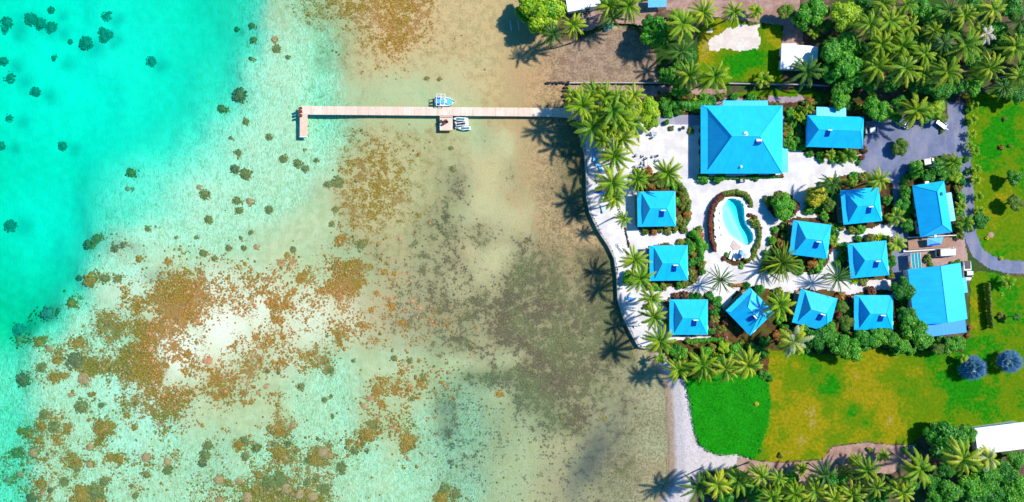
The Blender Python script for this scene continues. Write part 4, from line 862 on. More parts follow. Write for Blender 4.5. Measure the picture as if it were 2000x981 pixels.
# main building
x, y = W(1450, 272, EAVE + .5); w, d = local_sizes(160, 133); t = thing('main_building', (x, y, G - .02), 0, 'largest hipped blue roof, the main building above the pool', 'building')
rf = hip_roof(t, w, d, 4.4, 3.1, (1.5, .40), capr=.08, shift=-.5)
m = MB(); m.box((0, 0, 1.3), (w - 2.4, d - 2.2, 2.6)); m.build('wall', M_WALL, t)
hx, hy = w / 2 - 1.2, d / 2 - 1.1
for sd, ps in ((0, [-7, -4.2, 1.5, 4.3, 7]), (1, [-6, -2, 2, 6]), (2, [-5, -2.6, 2.6, 5]), (3, [-4.5, 0, 4])): windows_row(t, (hx, hy), sd, ps, 1.5, 1.5, 1.1)
door_on(t, (hx, hy), 0, -1.4); door_on(t, (hx, hy), 2, 0)
m = MB(); f = S * (1 - EAVE / H); m.box((.9, d / 2 + .42, 2.50), (88 * f, 1.5, .12), 0, 0, 1, R(-9)); m.build('rear_canopy', MR_NS, t)
m = MB(); m.box((w / 2 + .62, -d / 2 + 3.0, 2.45), (1.35, 46 * f, .12), 0, 0, 1, 0); m.build('side_canopy', MR_EW, t)
for px_ in (-4.0, 0, 5.6): m = MB(); m.box((px_, d / 2 + 1.0, 1.2), (.15, .15, 2.4)); m.build('post', M_WHITE, t)
m = MB(); m.box((w / 2 + 1.1, -d / 2 + 1, 1.2), (.15, .15, 2.35)); m.build('post', M_WHITE, t)
m = MB(); m.ball((-.55, .55, 2.6 + 4.0), (.62, .62, .45), 14, 8); v = m.build('roof_dome_vent', M_WHITE, t, True); m = MB(); m.tube([(-.55, .55, 6.9), (-.35, .5, 7.4)], .12, 6); m.build('pipe', M_METAL, v)
m = MB(); m.box((2.5, -1.15, 2.6 + 3.8), (1.05, 1.1, .6)); c = m.build('chimney', M_PANEL, t); m = MB(); m.box((2.5, -.85, 2.6 + 4.2), (1.2, .5, .16)); m.build('chimney_cap', M_WHITE, c)
m = MB(); m.ball((-.5, -d / 2 + 1.45, 2.6 + .98), (.34, .34, .3), 12, 8); m.build('small_vent', M_WHITE, t, True)

# building beside the yard
x, y = W(1633, 257, EAVE + .5); w, d = local_sizes(111, 62); t = thing('reception_building', (x, y, G - .02), R(-2.0), 'blue hip-roofed building with rear annex, left of the paved yard', 'building')
hip_roof(t, w, d, 2.3, w * .36, (.15, .06)); m = MB(); m.box((0, 0, 1.3), (w - 1.5, d - 1.4, 2.6)); m.build('wall', M_WALL, t)
hx, hy = w / 2 - .75, d / 2 - .7; windows_row(t, (hx, hy), 0, [-4, -1.5, 3.8]); windows_row(t, (hx, hy), 2, [0]); windows_row(t, (hx, hy), 3, [0]); door_on(t, (hx, hy), 0, 1.4)
m = MB(); m.box((-1.0, d / 2 + .85, 2.50), (58 * f, 2.3, .12), 0, 0, 1, R(-6)); m.build('annex_roof', MR_NS, t); m = MB(); m.box((-1.0, d / 2 + .5, 1.2), (54 * f, 1.9, 2.35)); m.build('annex_wall', M_WALL, t)
solar(t, -2.5, -d * .12, d, 2.3, 2.6, .9)

# long house with the road on its right (local x runs along the ridge)
x, y = W(1824, 408, EAVE + .6); L, d = local_sizes(102, 63); t = thing('long_house', (x, y, G - .02), R(-81), 'long blue-roofed house with skylights between paved lane and road', 'house')
m = MB(); a, b = L / 2, d / 2; z0 = 2.6; rise = 2.4; rx = L / 2 - 2.2
V = [(-a, -b, z0), (a, -b, z0), (a, b, z0), (-a, b, z0), (-rx, .25, z0 + rise), (rx, .25, z0 + rise)] + [(sx * a, sy * b, z0 - .14) for sx, sy in ((-1, -1), (1, -1), (1, 1), (-1, 1))]
m.add(V, [(0, 1, 5, 4), (2, 3, 4, 5)], 0); m.add(V, [(3, 0, 4), (1, 2, 5)], 1); m.add(V, [(9, 8, 7, 6), (0, 6, 7, 1), (1, 7, 8, 2), (2, 8, 9, 3), (3, 9, 6, 0)], 2); r = m.build('roof', [MR_NS, MR_EW, M_CAP], t)
m = MB()
for p, q in ((4, 5), (4, 0), (4, 3), (5, 1), (5, 2)): m.tube([Vector(V[p]) + Vector((0, 0, .02)), Vector(V[q]) + Vector((0, 0, .02))], .06, 5)
m.build('ridge_cap', M_CAP, r)
for xx in (-a + 2.9,):
    for yy in (1.35, 1.95): m = MB(); m.box((xx, yy, z0 + rise * (1 - (yy - .25) / (b - .25)) + .06), (.75, .36, .1), 0, 0, 1, -math.atan2(rise, b)); m.build('skylight', M_GLASS, r)
m = MB(); m.box((0, 0, 1.3), (L - 1.4, d - 1.3, 2.6)); m.build('wall', M_WALL, t); hx, hy = L / 2 - .7, d / 2 - .65
windows_row(t, (hx, hy), 0, [-3.5, 0, 3.2]); windows_row(t, (hx, hy), 1, [-4, 4]); windows_row(t, (hx, hy), 2, [0]); windows_row(t, (hx, hy), 3, [0]); door_on(t, (hx, hy), 0, 1.7)
m = MB(); m.box((.2, d / 2 + .62, 2.4), (56 * f, 1.5, .12), 0, 0, 1, R(-8)); m.build('side_canopy', MR_NS, t); m = MB(); m.box((-3, d / 2 + 1.15, 1.15), (.12, .12, 2.3)); m.build('post', M_WHITE, t)
m = MB(); m.box((3, d / 2 + 1.15, 1.15), (.12, .12, 2.3)); m.build('post', M_WHITE, t)
for xx, s_ in ((-a - .1, .9), (a + .2, .5)): m = MB(); m.box((xx, -.2, 2.35), (.7, s_, .45)); m.build('air_conditioner', M_WHITE, t)

# big gabled shed
x, y = W(1834, 575, EAVE + .8); L, d = local_sizes(110, 104); t = thing('shed', (x, y, G - .02), R(-83), 'big gabled light-blue shed with darker lean-to at its lower end', 'shed')
m = MB(); a, b = L / 2, d / 2; z0 = 2.9; rise = 1.9; V = [(-a, -b, z0), (a, -b, z0), (a, b, z0), (-a, b, z0), (-a, .3, z0 + rise), (a, .3, z0 + rise)] + [(sx * a, sy * b, z0 - .16) for sx, sy in ((-1, -1), (1, -1), (1, 1), (-1, 1))]
m.add(V, [(0, 1, 5, 4), (2, 3, 4, 5)], 0); m.add(V, [(9, 8, 7, 6), (0, 6, 7, 1), (1, 7, 8, 2, 5), (2, 8, 9, 3), (3, 9, 6, 0, 4)], 2); r = m.build('roof', [MR_NS, MR_EW, M_CAP], t)
m = MB(); m.tube([Vector(V[4]) + Vector((0, 0, .02)), Vector(V[5]) + Vector((0, 0, .02))], .06, 5); m.build('ridge_cap', M_CAP, r)
m = MB(); m.box((0, 0, 1.4), (L - .8, d - .9, 2.75)); m.build('wall', M_WALL, t); door_on(t, (L / 2 - .4, d / 2 - .45), 2, 2); windows_row(t, (L / 2 - .4, d / 2 - .45), 0, [-3, 3])
M_DROOF = roof_mat('darker_blue_roof', 1, (.002, .24, .74), (.003, .28, .80))
m = MB(); m.box((a + 1.55, .1, 2.45), (3.1, d - .8, .12), 0); m.build('lean_to_roof', M_DROOF, t)
for yy in (-5, 0, 5): m = MB(); m.box((a + 2.9, yy, 1.2), (.15, .15, 2.4)); m.build('post', M_WHITE, t)
m = MB(); m.box((-1.2, b + .55, 2.3), (3.5, 1.3, .1)); m.build('side_canopy', MR_NS, t); m = MB(); m.box((-1.2, b + 1.0, 1.15), (.12, .12, 2.3)); m.build('post', M_WHITE, t)

def white_house(px, py, w, d, rot, label, split=None, notch=None):
    x, y = W(px, py, EAVE); w, d = local_sizes(w, d); t = thing('small_house', (x, y, G - .02), R(rot), label, 'house'); a, b = w / 2, d / 2
    m = MB(); s = a if split is None else split * w - a
    m.add([(-a, -b, 2.5), (s, -b, 3.0), (s, b, 3.0), (-a, b, 2.5), (-a, -b, 2.38), (s, -b, 2.88), (s, b, 2.88), (-a, b, 2.38)], [(0, 1, 2, 3), (7, 6, 5, 4), (0, 4, 5, 1), (1, 5, 6, 2), (2, 6, 7, 3), (3, 7, 4, 0)]); r = m.build('roof', M_WROOF, t)
    if split is not None:
        m = MB(); e = a if not notch else a - 1.6; bb = b - .35
        m.add([(s + .03, -bb, 2.95), (e, -bb, 2.6), (e, bb, 2.6), (s + .03, bb, 2.95), (s + .03, -bb, 2.83), (e, -bb, 2.48), (e, bb, 2.48), (s + .03, bb, 2.83)], [(0, 1, 2, 3), (7, 6, 5, 4), (0, 4, 5, 1), (1, 5, 6, 2), (2, 6, 7, 3), (3, 7, 4, 0)]); m.build('rear_roof', M_WHITE, t)
        if notch: m = MB(); m.box((a - .8, b - 1.9, 2.45), (1.55, 3.0, .1)); m.build('porch_roof', M_WHITE, t)
    m = MB(); m.box((0, 0, 1.2), (w - .9, d - .8, 2.4)); m.build('wall', M_WALL, t); windows_row(t, (a - .45, b - .4), 0, [-1, 1]); door_on(t, (a - .45, b - .4), 2, 0); return t
white_house(1562, 111, 72, 50, -2, 'small white-roofed house with two roof slopes beside dense trees', .38, True)
white_house(1139, 2, 66, 34, 8, 'white-roofed house cut off by the top edge', .5)
white_house(1955, 856, 96, 52, 8, 'long white-roofed shed at lower right beside palms')

# ---------------------------------------------------------------- hedges, beds and shrubs
def hedge(pts, wd, h, label, mat, seed, cat='hedge'):
    rg = random.Random(seed); P = [Vector((*W(x, y, G + h), 0)) for x, y in pts]; lobes = []
    for a, b in zip(P[:-1], P[1:]):
        n = max(1, int((b - a).length / min(.8, wd * .6)))
        for i in range(n + 1): q = a + (b - a) * i / n; lobes.append(((q.x + rg.uniform(-.12, .12), q.y + rg.uniform(-.12, .12), G + h * .45), (wd * .6, wd * .6, h * .58)))
    m = MB()
    for c, r in lobes: m.ball(c, tuple(v * .82 for v in r), 8, 6, 0, .08, rg, .05)
    leaf_cloud(m, rg, lobes, int(90 * len(lobes) * min(1, wd)), .24); o = m.build('hedge', mat); return tag(o, label, cat)
hedge([(1318, 203), (1384, 203)], 2.1, 1.5, 'thick clipped green hedge left of the main roof', [L_GREEN], 1); hedge([(1291, 200), (1302, 222)], 1.4, 1.2, 'short green hedge between palms and clipped hedge', [L_GREEN], 2)
hedge([(1934, 555), (1936, 590), (1941, 640)], .62, 2.0, 'narrow yellowish hedge standing alone on the lawn', [L_OLIVE], 3)
hedge([(1412, 379), (1398, 393), (1389, 412), (1386, 436), (1389, 462), (1396, 488)], .85, 1.3, 'crimson hedge curving round the left side of the pool', [L_RED], 4)
hedge([(1415, 379), (1440, 374), (1458, 380), (1466, 392)], 1.1, 1.0, 'olive hedge round the top of the pool', [L_OLIVE], 5)
hedge([(1474, 428), (1482, 445), (1485, 462), (1478, 482), (1468, 500)], .8, .8, 'low green and yellow hedge right of the pool', [L_OLIVE], 6)
hedge([(1320, 350), (1338, 372), (1344, 400), (1344, 428), (1334, 446)], 1.3, .8, 'low olive planting curving right of a seaside bungalow', [L_OLIVE], 7)
hedge([(1428, 557), (1462, 558)], .7, .5, 'low rusty hedge above the diamond-turned bungalow', [L_RUST], 8); hedge([(1356, 455), (1368, 470), (1370, 495)], 1.5, 1.6, 'tall dark green hedge right of the middle seaside bungalow', [L_GREEN], 9)
hedge([(1372, 347), (1440, 348), (1520, 345)], .5, .5, 'low dark hedge along the foot of the main roof', [L_DEEP], 10); hedge([(1345, 668), (1400, 664), (1412, 662)], 1.0, 1.0, 'green hedge below the lowest seaside bungalow', [L_GREEN], 11)
hedge([(1570, 200), (1610, 202)], .9, .9, 'short olive hedge above the reception roof', [L_OLIVE], 12)
FOOT = [(1283, 408, 41, 38), (1307, 514, 41, 38), (1346, 620, 41, 38), (1466, 609, 38, 38), (1593, 607, 42, 38), (1584, 468, 41, 38), (1684, 402, 42, 38), (1698, 507, 42, 38), (1708, 611, 41, 38), (1450, 272, 84, 70), (1633, 254, 60, 42), (1825, 408, 40, 58), (1838, 585, 60, 72)]
mixes = {20: 'oologu', 21: 'oogdgu', 22: 'rrrdo', 25: 'rgo', 26: 'odgoggu', 27: 'odgoygg', 28: 'dooroggl', 29: 'dgdoogr', 30: 'drodgou', 31: 'ogrdlgg', 32: 'dgogdg', 33: 'ogdolug', 34: 'dgd', 35: 'dglog', 36: 'dgog', 24: 'orl'}
KK = {'o': 'olive', 'g': 'green', 'd': 'deep', 'r': 'red', 'l': 'rosette', 'y': 'yellow', 'u': 'rust'}
SD = {'olive': 'olive-green shrub', 'green': 'bright green shrub', 'deep': 'dark green shrub', 'red': 'crimson-leaved shrub', 'rosette': 'spiky rosette plant', 'yellow': 'yellow shrub', 'rust': 'rust-coloured shrub'}
def put_shrub(px, py, rad, kind):
    x, y = W(px, py, G + .6); s = rad * S; o = obj('shrub', RG.choice(SHRUBS[kind])); o.location = (x, y, G - .05); o.scale = (s, s, s * RG.uniform(.8, 1.1)); o.rotation_euler = (0, 0, RG.uniform(0, 6.28))
    return named(o, SD[kind], px, py, 'shrub', 'garden shrubs')
SH = []
for k, mx in mixes.items():
    ys, xs = np.nonzero(zone == k); n = min(26, max(3, int(len(ys) * CELL * CELL / 6.2))); tries = 0; c = 0
    while c < n and tries < 900:
        tries += 1; i = RG.randrange(len(ys)); px, py = zpx[ys[i], xs[i]], zpy[ys[i], xs[i]]
        if any(abs(px - a) < w_ + 1 and abs(py - b) < h_ + 1 for a, b, w_, h_ in FOOT) or any((px - a)**2 + (py - b)**2 < 11**2 for a, b in SH): continue
        SH.append((px, py)); put_shrub(px, py, RG.uniform(8, 13), KK[RG.choice(mx)]); c += 1
for a in [(1312, 250, 6, 'olive'), (1350, 254, 8, 'olive'), (1268, 250, 5, 'olive'), (1690, 293, 8, 'red'), (1685, 308, 7, 'red'), (1678, 318, 6, 'green'), (1534, 260, 8, 'rust'), (1533, 278, 8, 'rust'), (1541, 245, 6, 'rust'), (1414, 505, 6, 'red'), (1468, 402, 5, 'olive'), (1465, 420, 6, 'red'), (1842, 256, 6, 'olive'), (1888, 188, 8, 'yellow'), (1890, 195, 6, 'rust'),
          (1400, 700, 9, 'green'), (1335, 690, 8, 'rust'), (1478, 790, 6, 'yellow'), (1472, 803, 5, 'green'), (1958, 505, 5, 'yellow'), (1930, 465, 5, 'yellow'), (1960, 575, 6, 'rosette'), (1957, 619, 9, 'lime' if 0 else 'olive'), (1950, 196, 4, 'yellow'), (1965, 232, 5, 'olive'), (1957, 287, 6, 'rust'), (1975, 285, 4, 'olive'), (1813, 505, 9, 'olive'), (1820, 518, 6, 'green'), (1800, 520, 5, 'green'), (1863, 517, 8, 'deep'), (1873, 512, 6, 'green'), (1850, 522, 7, 'deep'), (1879, 550, 5, 'yellow'), (1893, 656, 7, 'rust'), (1897, 640, 6, 'rust'),
          (1240, 165 + 30, 6, 'yellow'), (1890, 310, 8, 'deep'), (1893, 335, 8, 'deep'), (1896, 350, 6, 'olive'), (1890, 240, 7, 'deep'), (1890, 215, 8, 'deep'), (1525, 890, 6, 'olive'), (1487, 882, 5, 'deep'), (1770, 880, 8, 'green'), (1700, 880, 7, 'olive'), (1420, 498, 5, 'green'), (1449, 520, 6, 'green'), (1310, 680, 8, 'rust'), (1300, 630, 7, 'olive'), (1262, 600, 7, 'olive')]: put_shrub(*a)
# creeping ground cover
rg = random.Random(99); m = MB(); ys, xs = np.nonzero(zone == 7)
for _ in range(26000):
    i = rg.randrange(len(ys)); q = rg.gauss(0, .32); x = cxx[ys[i], xs[i]] + q; y = cyy[ys[i], xs[i]] + rg.gauss(0, .32)
    hgt = G + .12 + .42 * float(math.sin(x * .9 + math.sin(y * .7) * 2) * math.sin(y * 1.1 + 1) * .5 + .5) * rg.uniform(.5, 1); a = rg.uniform(0, 6.28); s = rg.uniform(.12, .24); tl = rg.uniform(-.35, .35)
    u = Vector((math.cos(a), math.sin(a), tl)) * s; v = Vector((-math.sin(a), math.cos(a), rg.uniform(-.3, .3))) * s * .6; p = Vector((x, y, hgt)); m.add([p - u, p + v, p + u, p - v], [(0, 1, 2, 3)], 0, rg.random() ** 3 + .001)
tag(m.build('ground_cover', [L_COVER]), 'bright green creepers covering the ground beside the beach', kind='stuff')

# ---------------------------------------------------------------- shore walls and stones
def ribbon(pts, wd, z0, z1, zref=None):
    m = MB(); P = [Vector((*W(x, y, z1), 0)) for x, y in pts]; V = []; n = len(P)
    for i, p in enumerate(P):
        d = (P[min(i + 1, n - 1)] - P[max(i - 1, 0)]).normalized(); s = Vector((-d.y, d.x, 0)) * wd / 2
        V += [(p.x + s.x, p.y + s.y, z1), (p.x - s.x, p.y - s.y, z1), (p.x - s.x, p.y - s.y, z0), (p.x + s.x, p.y + s.y, z0)]
    F = [(4 * i + a, 4 * i + (a + 1) % 4, 4 * i + 4 + (a + 1) % 4, 4 * i + 4 + a) for i in range(n - 1) for a in range(4)] + [(0, 3, 2, 1), (4 * n - 4, 4 * n - 3, 4 * n - 2, 4 * n - 1)]
    m.add(V, F); return m
w_ = ribbon([(x + 1, y) for x, y in WALL_LINE], .42, -.8, G + .10).build('seawall', M_CONC); tag(w_, 'low curving stone seawall along the white sand court', 'seawall')
w_ = ribbon([(1112, 162), (1180, 161.5), (1286, 162), (1330, 163)], .24, -.4, G + .35).build('boundary_wall', M_CONC); tag(w_, 'thin straight wall running inland from the rock groyne', 'wall')
w_ = ribbon([(1424, 163), (1480, 164), (1560, 165), (1620, 167)], .2, G - .05, G + .7).build('boundary_wall', M_CONC); tag(w_, 'thin boundary wall below the white-roofed house', 'wall')
w_ = ribbon([(1776, 464), (1882, 459)], .25, G, G + .9).build('yard_wall', M_WALL); tag(w_, 'pale wall along the upper edge of the dirt yard', 'wall')
rg = random.Random(12)
def rock(px, py, r, z, mat, label, cat, grp, name='rock'):
    x, y = W(px, py, z); m = MB(); m.ball((0, 0, 0), (r * rg.uniform(.8, 1.2), r * rg.uniform(.8, 1.2), r * .8), 8, 6, 0, .2, rg); o = m.build(name, mat); o.location = (x, y, z); return named(o, label, px, py, cat, grp)
for i in range(11): rock(1067 + i * 4.4 + rg.uniform(-1, 1), 162 + rg.uniform(-1.2, 1.2), rg.uniform(.22, .36), .22, M_STONE, 'dark rock', 'rock', 'dark rocks of the groyne')
for px, py, r in [(1103, 172, .4), (1106, 180, .5), (1101, 188, .45), (1104, 196, .4), (1100, 178, .3)]: rock(px, py, r, .1, M_STONE, 'dark boulder', 'rock', 'dark rocks of the groyne')
for i in range(13): t_ = i / 12; rock(1221 + 7.5 * t_ + rg.uniform(-.6, .6), 446 + 36 * t_, rg.uniform(.16, .28), G + .1, M_STONE, 'dark border stone', 'stone', 'dark stones lined up on the sand', 'border_stone')
for px, py in [(1208, 410), (1210, 414), (1211, 418)]: rock(px, py, .2, G + .1, M_STONE, 'dark border stone', 'stone', 'dark stones lined up on the sand', 'border_stone')

# ---------------------------------------------------------------- jetty
def mat_deck():
    t = NT('bleached_deck_boards'); b = t.n('TexBrick'); mp = t.n('Mapping'); mp.inputs['Rotation'].default_value = (0, 0, R(90)); t.l(t.coord(True), mp.inputs[0]); t.l(mp.outputs[0], b.inputs[0])
    b.inputs['Scale'].default_value = 1.0; b.inputs['Brick Width'].default_value = 2.2; b.inputs['Row Height'].default_value = .30; b.inputs['Mortar Size'].default_value = .012; b.offset = .5
    b.inputs[1].default_value = (.74, .56, .43, 1); b.inputs[2].default_value = (.86, .69, .55, 1); b.inputs[3].default_value = (.35, .22, .14, 1)
    n = t.noise(.7, 4, .6, obj=True); c = t.mix(t.m('MULTIPLY', t.ss(n, .45, .65), .5), b.outputs[0], (.86, .72, .60)); oi = t.n('ObjectInfo'); c = t.mix(t.m('MULTIPLY', oi.outputs['Random'], .45), c, (.58, .40, .30)); c = t.mix(t.m('MULTIPLY', t.ss(t.noise(2.5, 5, .7, obj=True), .56, .7), .5), c, (.36, .27, .20)); return t.fin(c, .85, .15)
M_DECK = mat_deck(); DZ = 1.15
t = thing('jetty', (0, 0, 0), 0, 'long narrow bleached timber jetty with a short arm at its far end', 'jetty')
x0, y0 = W(585, 215.5, DZ); x1, y1 = W(1080, 219.5, DZ); x2, y2 = W(1128, 225, DZ)
def strip(pts, half, z, th, gap=None):
    m = MB(); n = len(pts); V = []
    for i, p in enumerate(pts):
        p = Vector((*p, 0)); d = (Vector((*pts[min(i + 1, n - 1)], 0)) - Vector((*pts[max(i - 1, 0)], 0))).normalized(); s = Vector((-d.y, d.x, 0)) * half
        V += [(p.x + s.x, p.y + s.y, z), (p.x - s.x, p.y - s.y, z), (p.x - s.x, p.y - s.y, z - th), (p.x + s.x, p.y + s.y, z - th)]
    m.add(V, [(4 * i + a, 4 * i + (a + 1) % 4, 4 * i + 4 + (a + 1) % 4, 4 * i + 4 + a) for i in range(n - 1) for a in range(4)] + [(0, 3, 2, 1), (4 * n - 4, 4 * n - 3, 4 * n - 2, 4 * n - 1)]); return m
L_ = x1 - x0; N_ = 22
for i in range(N_):                                         # deck sections butt end to end along the walkway
    a = i / N_; b = (i + 1) / N_ ; g = .02 / L_; o = strip([(x0 + L_ * (a + g), y0 + (y1 - y0) * a), (x0 + L_ * (b - g), y0 + (y1 - y0) * b)], 1.0, DZ + (.004 if i % 2 else 0), .12).build('deck_section', M_DECK, t)
strip([(x1 + .02, y1), ((x1 + x2) / 2, (y1 + y2) / 2 + .15), (x2, y2 - .1)], 1.05, DZ, .12).build('shore_ramp', M_DECK, t)
hx0, hy0 = W(585.5, 207, DZ); hx1, hy1 = W(600.5, 266, DZ)
m = MB(); m.box(((hx0 + hx1) / 2, (y0 - 1.02 + hy1) / 2, DZ - .055), (hx1 - hx0, y0 - 1.02 - hy1, .12)); m.build('end_arm', simple('pinkish_deck', (.76, .50, .36), .85, .15, .1, 2), t)
m = MB(); m.box(((hx0 + hx1) / 2, hy1 - .14, DZ - .2), (hx1 - hx0 + .1, .22, .3)); m.build('end_beam', M_WHITE, t)
for sy in (-1, 1): strip([(x0 + .1, y0 + sy * .8), (x1, y1 + sy * .8)], .07, DZ - .13, .2).build('stringer', M_WOOD, t)
for i in range(17):
    a = (i + .5) / 17
    for sy in (-1, 1): xx = x0 + L_ * a; yy = y0 + (y1 - y0) * a + sy * .92; m = MB(); m.tube([(xx, yy, -3.2 if i < 4 else -1.4), (xx, yy, DZ - .12)], .11, 7); m.build('piling', M_WOOD, t)
for yy in (hy1 + .3, hy1 + 2.6):
    for xx in (hx0 + .15, hx1 - .15): m = MB(); m.tube([(xx, yy, -3.2), (xx, yy, DZ - .12)], .11, 7); m.build('piling', M_WOOD, t)
def deck_chair(px, py, rz, label, mat, z=DZ, sc=1.0, grp='brown chairs on the jetty', name='deck_chair', cat='chair'):
    x, y = W(px, py, z); t = thing(name, (x, y, z), rz, label, cat, grp, sc)
    m = MB(); m.box((0, 0, .32), (.55, .5, .05)); m.build('seat', mat, t); m = MB(); m.box((-.32, 0, .6), (.06, .5, .62), 0, 0, 1); m.build('backrest', mat, t)
    for sx in (-.22, .22):
        for sy in (-.2, .2): m = MB(); m.box((sx, sy, .15), (.06, .06, .3)); m.build('leg', mat, t)
    return t
M_BRN = simple('brown_chair_wood', (.16, .05, .025), .7, .2, .2, 4)
for px, py, a, lb in [(588, 212, .5, 'uppermost brown chair at the far end of the jetty'), (588.5, 218.5, .2, 'middle brown chair at the far end of the jetty'), (588.5, 226, -.2, 'lowest brown chair at the far end of the jetty')]: deck_chair(px, py, a, lb, M_BRN, sc=1.15)
# swimming platform beside the walkway
fx0, fy0 = W(859, 226, .9); fx1, fy1 = W(884, 254, .9); t = thing('swim_platform', ((fx0 + fx1) / 2, (fy0 + fy1) / 2, 0), 0, 'square pale timber platform below the jetty walkway', 'platform'); pw, ph = fx1 - fx0, fy0 - fy1
m = MB(); m.box((0, 0, .84), (pw, ph, .12)); m.build('deck', M_DECK, t); m = MB(); m.box((0, ph / 2 - .45, .935), (pw - .3, .12, .07)); m.build('edge_board', M_DARKW, t); m = MB(); m.box((0, -ph / 2 - .09, .75), (pw, .18, .3)); m.build('fender', simple('ochre_timber', (.5, .33, .1), .8, .2, .1, 2), t)
for sx in (-1, 1):
    for sy in (-1, 1): m = MB(); m.tube([(sx * (pw / 2 - .15), sy * (ph / 2 - .2), -1.4), (sx * (pw / 2 - .15), sy * (ph / 2 - .2), .78)], .1, 7); m.build('piling', M_WOOD, t)
for px, py, a, lb in [(862, 237, 2.2, 'leftmost brown chair on the square platform'), (868.5, 241, .9, 'lowest brown chair on the square platform'), (871, 236, .4, 'uppermost brown chair on the square platform'), (873, 239, 3.6, 'rightmost brown chair on the square platform')]: deck_chair(px, py, a, lb, M_BRN, .9)
# floating dock with jet skis
qx0, qy0 = W(888, 227, .4); qx1, qy1 = W(915, 250, .4); t = thing('floating_dock', ((qx0 + qx1) / 2, (qy0 + qy1) / 2, 0), R(4), 'white floating dock carrying two jet skis', 'dock'); dw, dh = qx1 - qx0, qy0 - qy1
m = MB(); nx_, ny_ = 6, 5
for i in range(nx_):
    for j in range(ny_): m.box((-dw / 2 + dw * (i + .5) / nx_, -dh / 2 + dh * (j + .5) / ny_, .14), (dw / nx_ - .04, dh / ny_ - .04, .42), 0, 0, .94)
m.build('float_cubes', simple('white_plastic', (.74, .74, .72), .5, .4, .06, 1), t)
for sx in (-1, 1): m = MB(); m.tube([(sx * dw / 2 * .9, dh / 2 + .05, -1.2), (sx * dw / 2 * .9, dh / 2 + .05, 1.0)], .06, 6); m.build('mooring_post', M_METAL, t)
def jetski(px, py, rz, z, label, c1, c2):
    x, y = W(px, py, z + .5); t = thing('jet_ski', (x, y, z), rz, label, 'jet ski', 'jet skis by the jetty'); m = MB()
    sec = [(-1.4, .42, .40), (-.9, .52, .46), (0, .56, .50), (.7, .46, .56), (1.2, .24, .60), (1.5, .04, .58)]; V = []
    for sx, hw, zz in sec: V += [(sx, -hw * .5, 0), (sx, -hw, zz * .6), (sx, -hw * .7, zz), (sx, hw * .7, zz), (sx, hw, zz * .6), (sx, hw * .5, 0)]
    F = [(6 * i + a, 6 * i + 6 + a, 6 * i + 6 + (a + 1) % 6, 6 * i + (a + 1) % 6) for i in range(5) for a in range(6)] + [(0, 1, 2, 3, 4, 5), (35, 34, 33, 32, 31, 30)]; m.add(V, F); m.build('hull', c1, t)
    m = MB(); m.box((-.55, 0, .62), (1.2, .42, .22), 0, 0, .8); m.build('seat', c2, t); m = MB(); m.box((.45, 0, .68), (.75, .5, .26), 0, 0, .55); m.build('cowl', c2, t); m = MB(); m.tube([(.2, -.38, .92), (.3, 0, .86), (.2, .38, .92)], .035, 6); m.build('handlebar', M_DARKW, t)
    for s in (-1, 1): m = MB(); m.box((-.5, s * .48, .44), (1.3, .14, .05)); m.build('footwell', M_GLASS, t)
M_TEAL = simple('teal_plastic', (.01, .30, .34), .3, .5, .05, 2); M_BLKP = simple('black_plastic', (.02, .02, .025), .3, .5, .1, 2)
jetski(898, 232.5, R(178), .36, 'white and teal jet ski, uppermost on the floating dock', M_WHITE, M_TEAL); jetski(902, 242, R(8), .36, 'white jet ski with black seat, lower one on the floating dock', M_WHITE, M_BLKP); jetski(907.5, 250.5, R(182), -.12, 'white and teal jet ski floating beside the dock', M_WHITE, M_TEAL)
# motor boat
x, y = W(868, 198, .9); t = thing('motor_boat', (x, y, 0), R(-3), 'white motor boat with blue seats and roof frame moored above the jetty', 'boat'); m = MB()
sec = [(-2.3, .95), (-1.2, 1.05), (0, 1.05), (1.0, .95), (1.7, .68), (2.15, .32), (2.35, .05)]; V = []
for sx, hw in sec: V += [(sx, -hw * .45, -.25), (sx, -hw, .2), (sx, -hw, .70), (sx, -hw * .84, .72), (sx, -hw * .80, .42), (sx, hw * .80, .42), (sx, hw * .84, .72), (sx, hw, .70), (sx, hw, .2), (sx, hw * .45, -.25)]
n = len(sec); m.add(V, [(10 * i + a, 10 * i + 10 + a, 10 * i + 10 + (a + 1) % 10, 10 * i + (a + 1) % 10) for i in range(n - 1) for a in range(10)] + [tuple(range(10)), tuple(range(10 * n - 1, 10 * n - 11, -1))]); m.build('hull', M_WHITE, t)
m = MB(); m.box((1.1, 0, .70), (1.4, 1.5, .08), 0, 0, .85); m.build('foredeck', simple('aqua_deck', (.10, .50, .66), .5, .3, .05, 2), t); m = MB(); m.box((.25, 0, .9), (.5, .95, .7), 0, 0, .8); m.build('console', M_WHITE, t)
m = MB(); m.box((-1.35, 0, .62), (.75, 1.3, .35)); m.build('seat', M_BLUE, t); m = MB(); m.box((-.35, 0, .66), (.5, 1.1, .4)); m.build('seat', M_LBLUE, t)
for a_, b_ in (((-1.7, -1.35), (.2, -1.35)), ((-1.7, 1.35), (.2, 1.35)), ((-1.7, -1.35), (-1.7, 1.35)), ((.2, -1.35), (.2, 1.35)), ((-.75, -1.35), (-.75, 1.35))): m = MB(); m.tube([(*a_, 2.1), (*b_, 2.1)], .075, 6); m.build('roof_rail', M_WHITE, t)
for sx in (-1.7, .2):
    for sy in (-1, 1): m = MB(); m.tube([(sx, sy * .9, .7), (sx, sy * 1.35, 2.1)], .045, 6); m.build('roof_post', M_WHITE, t)
m = MB(); m.box((-.75, -.35, 2.14), (1.7, 1.0, .04)); m.build('canopy', M_LBLUE, t)
m = MB(); m.box((-2.5, 0, .55), (.4, .4, .75), 0, 0, .8); m.build('outboard_motor', M_BLKP, t)
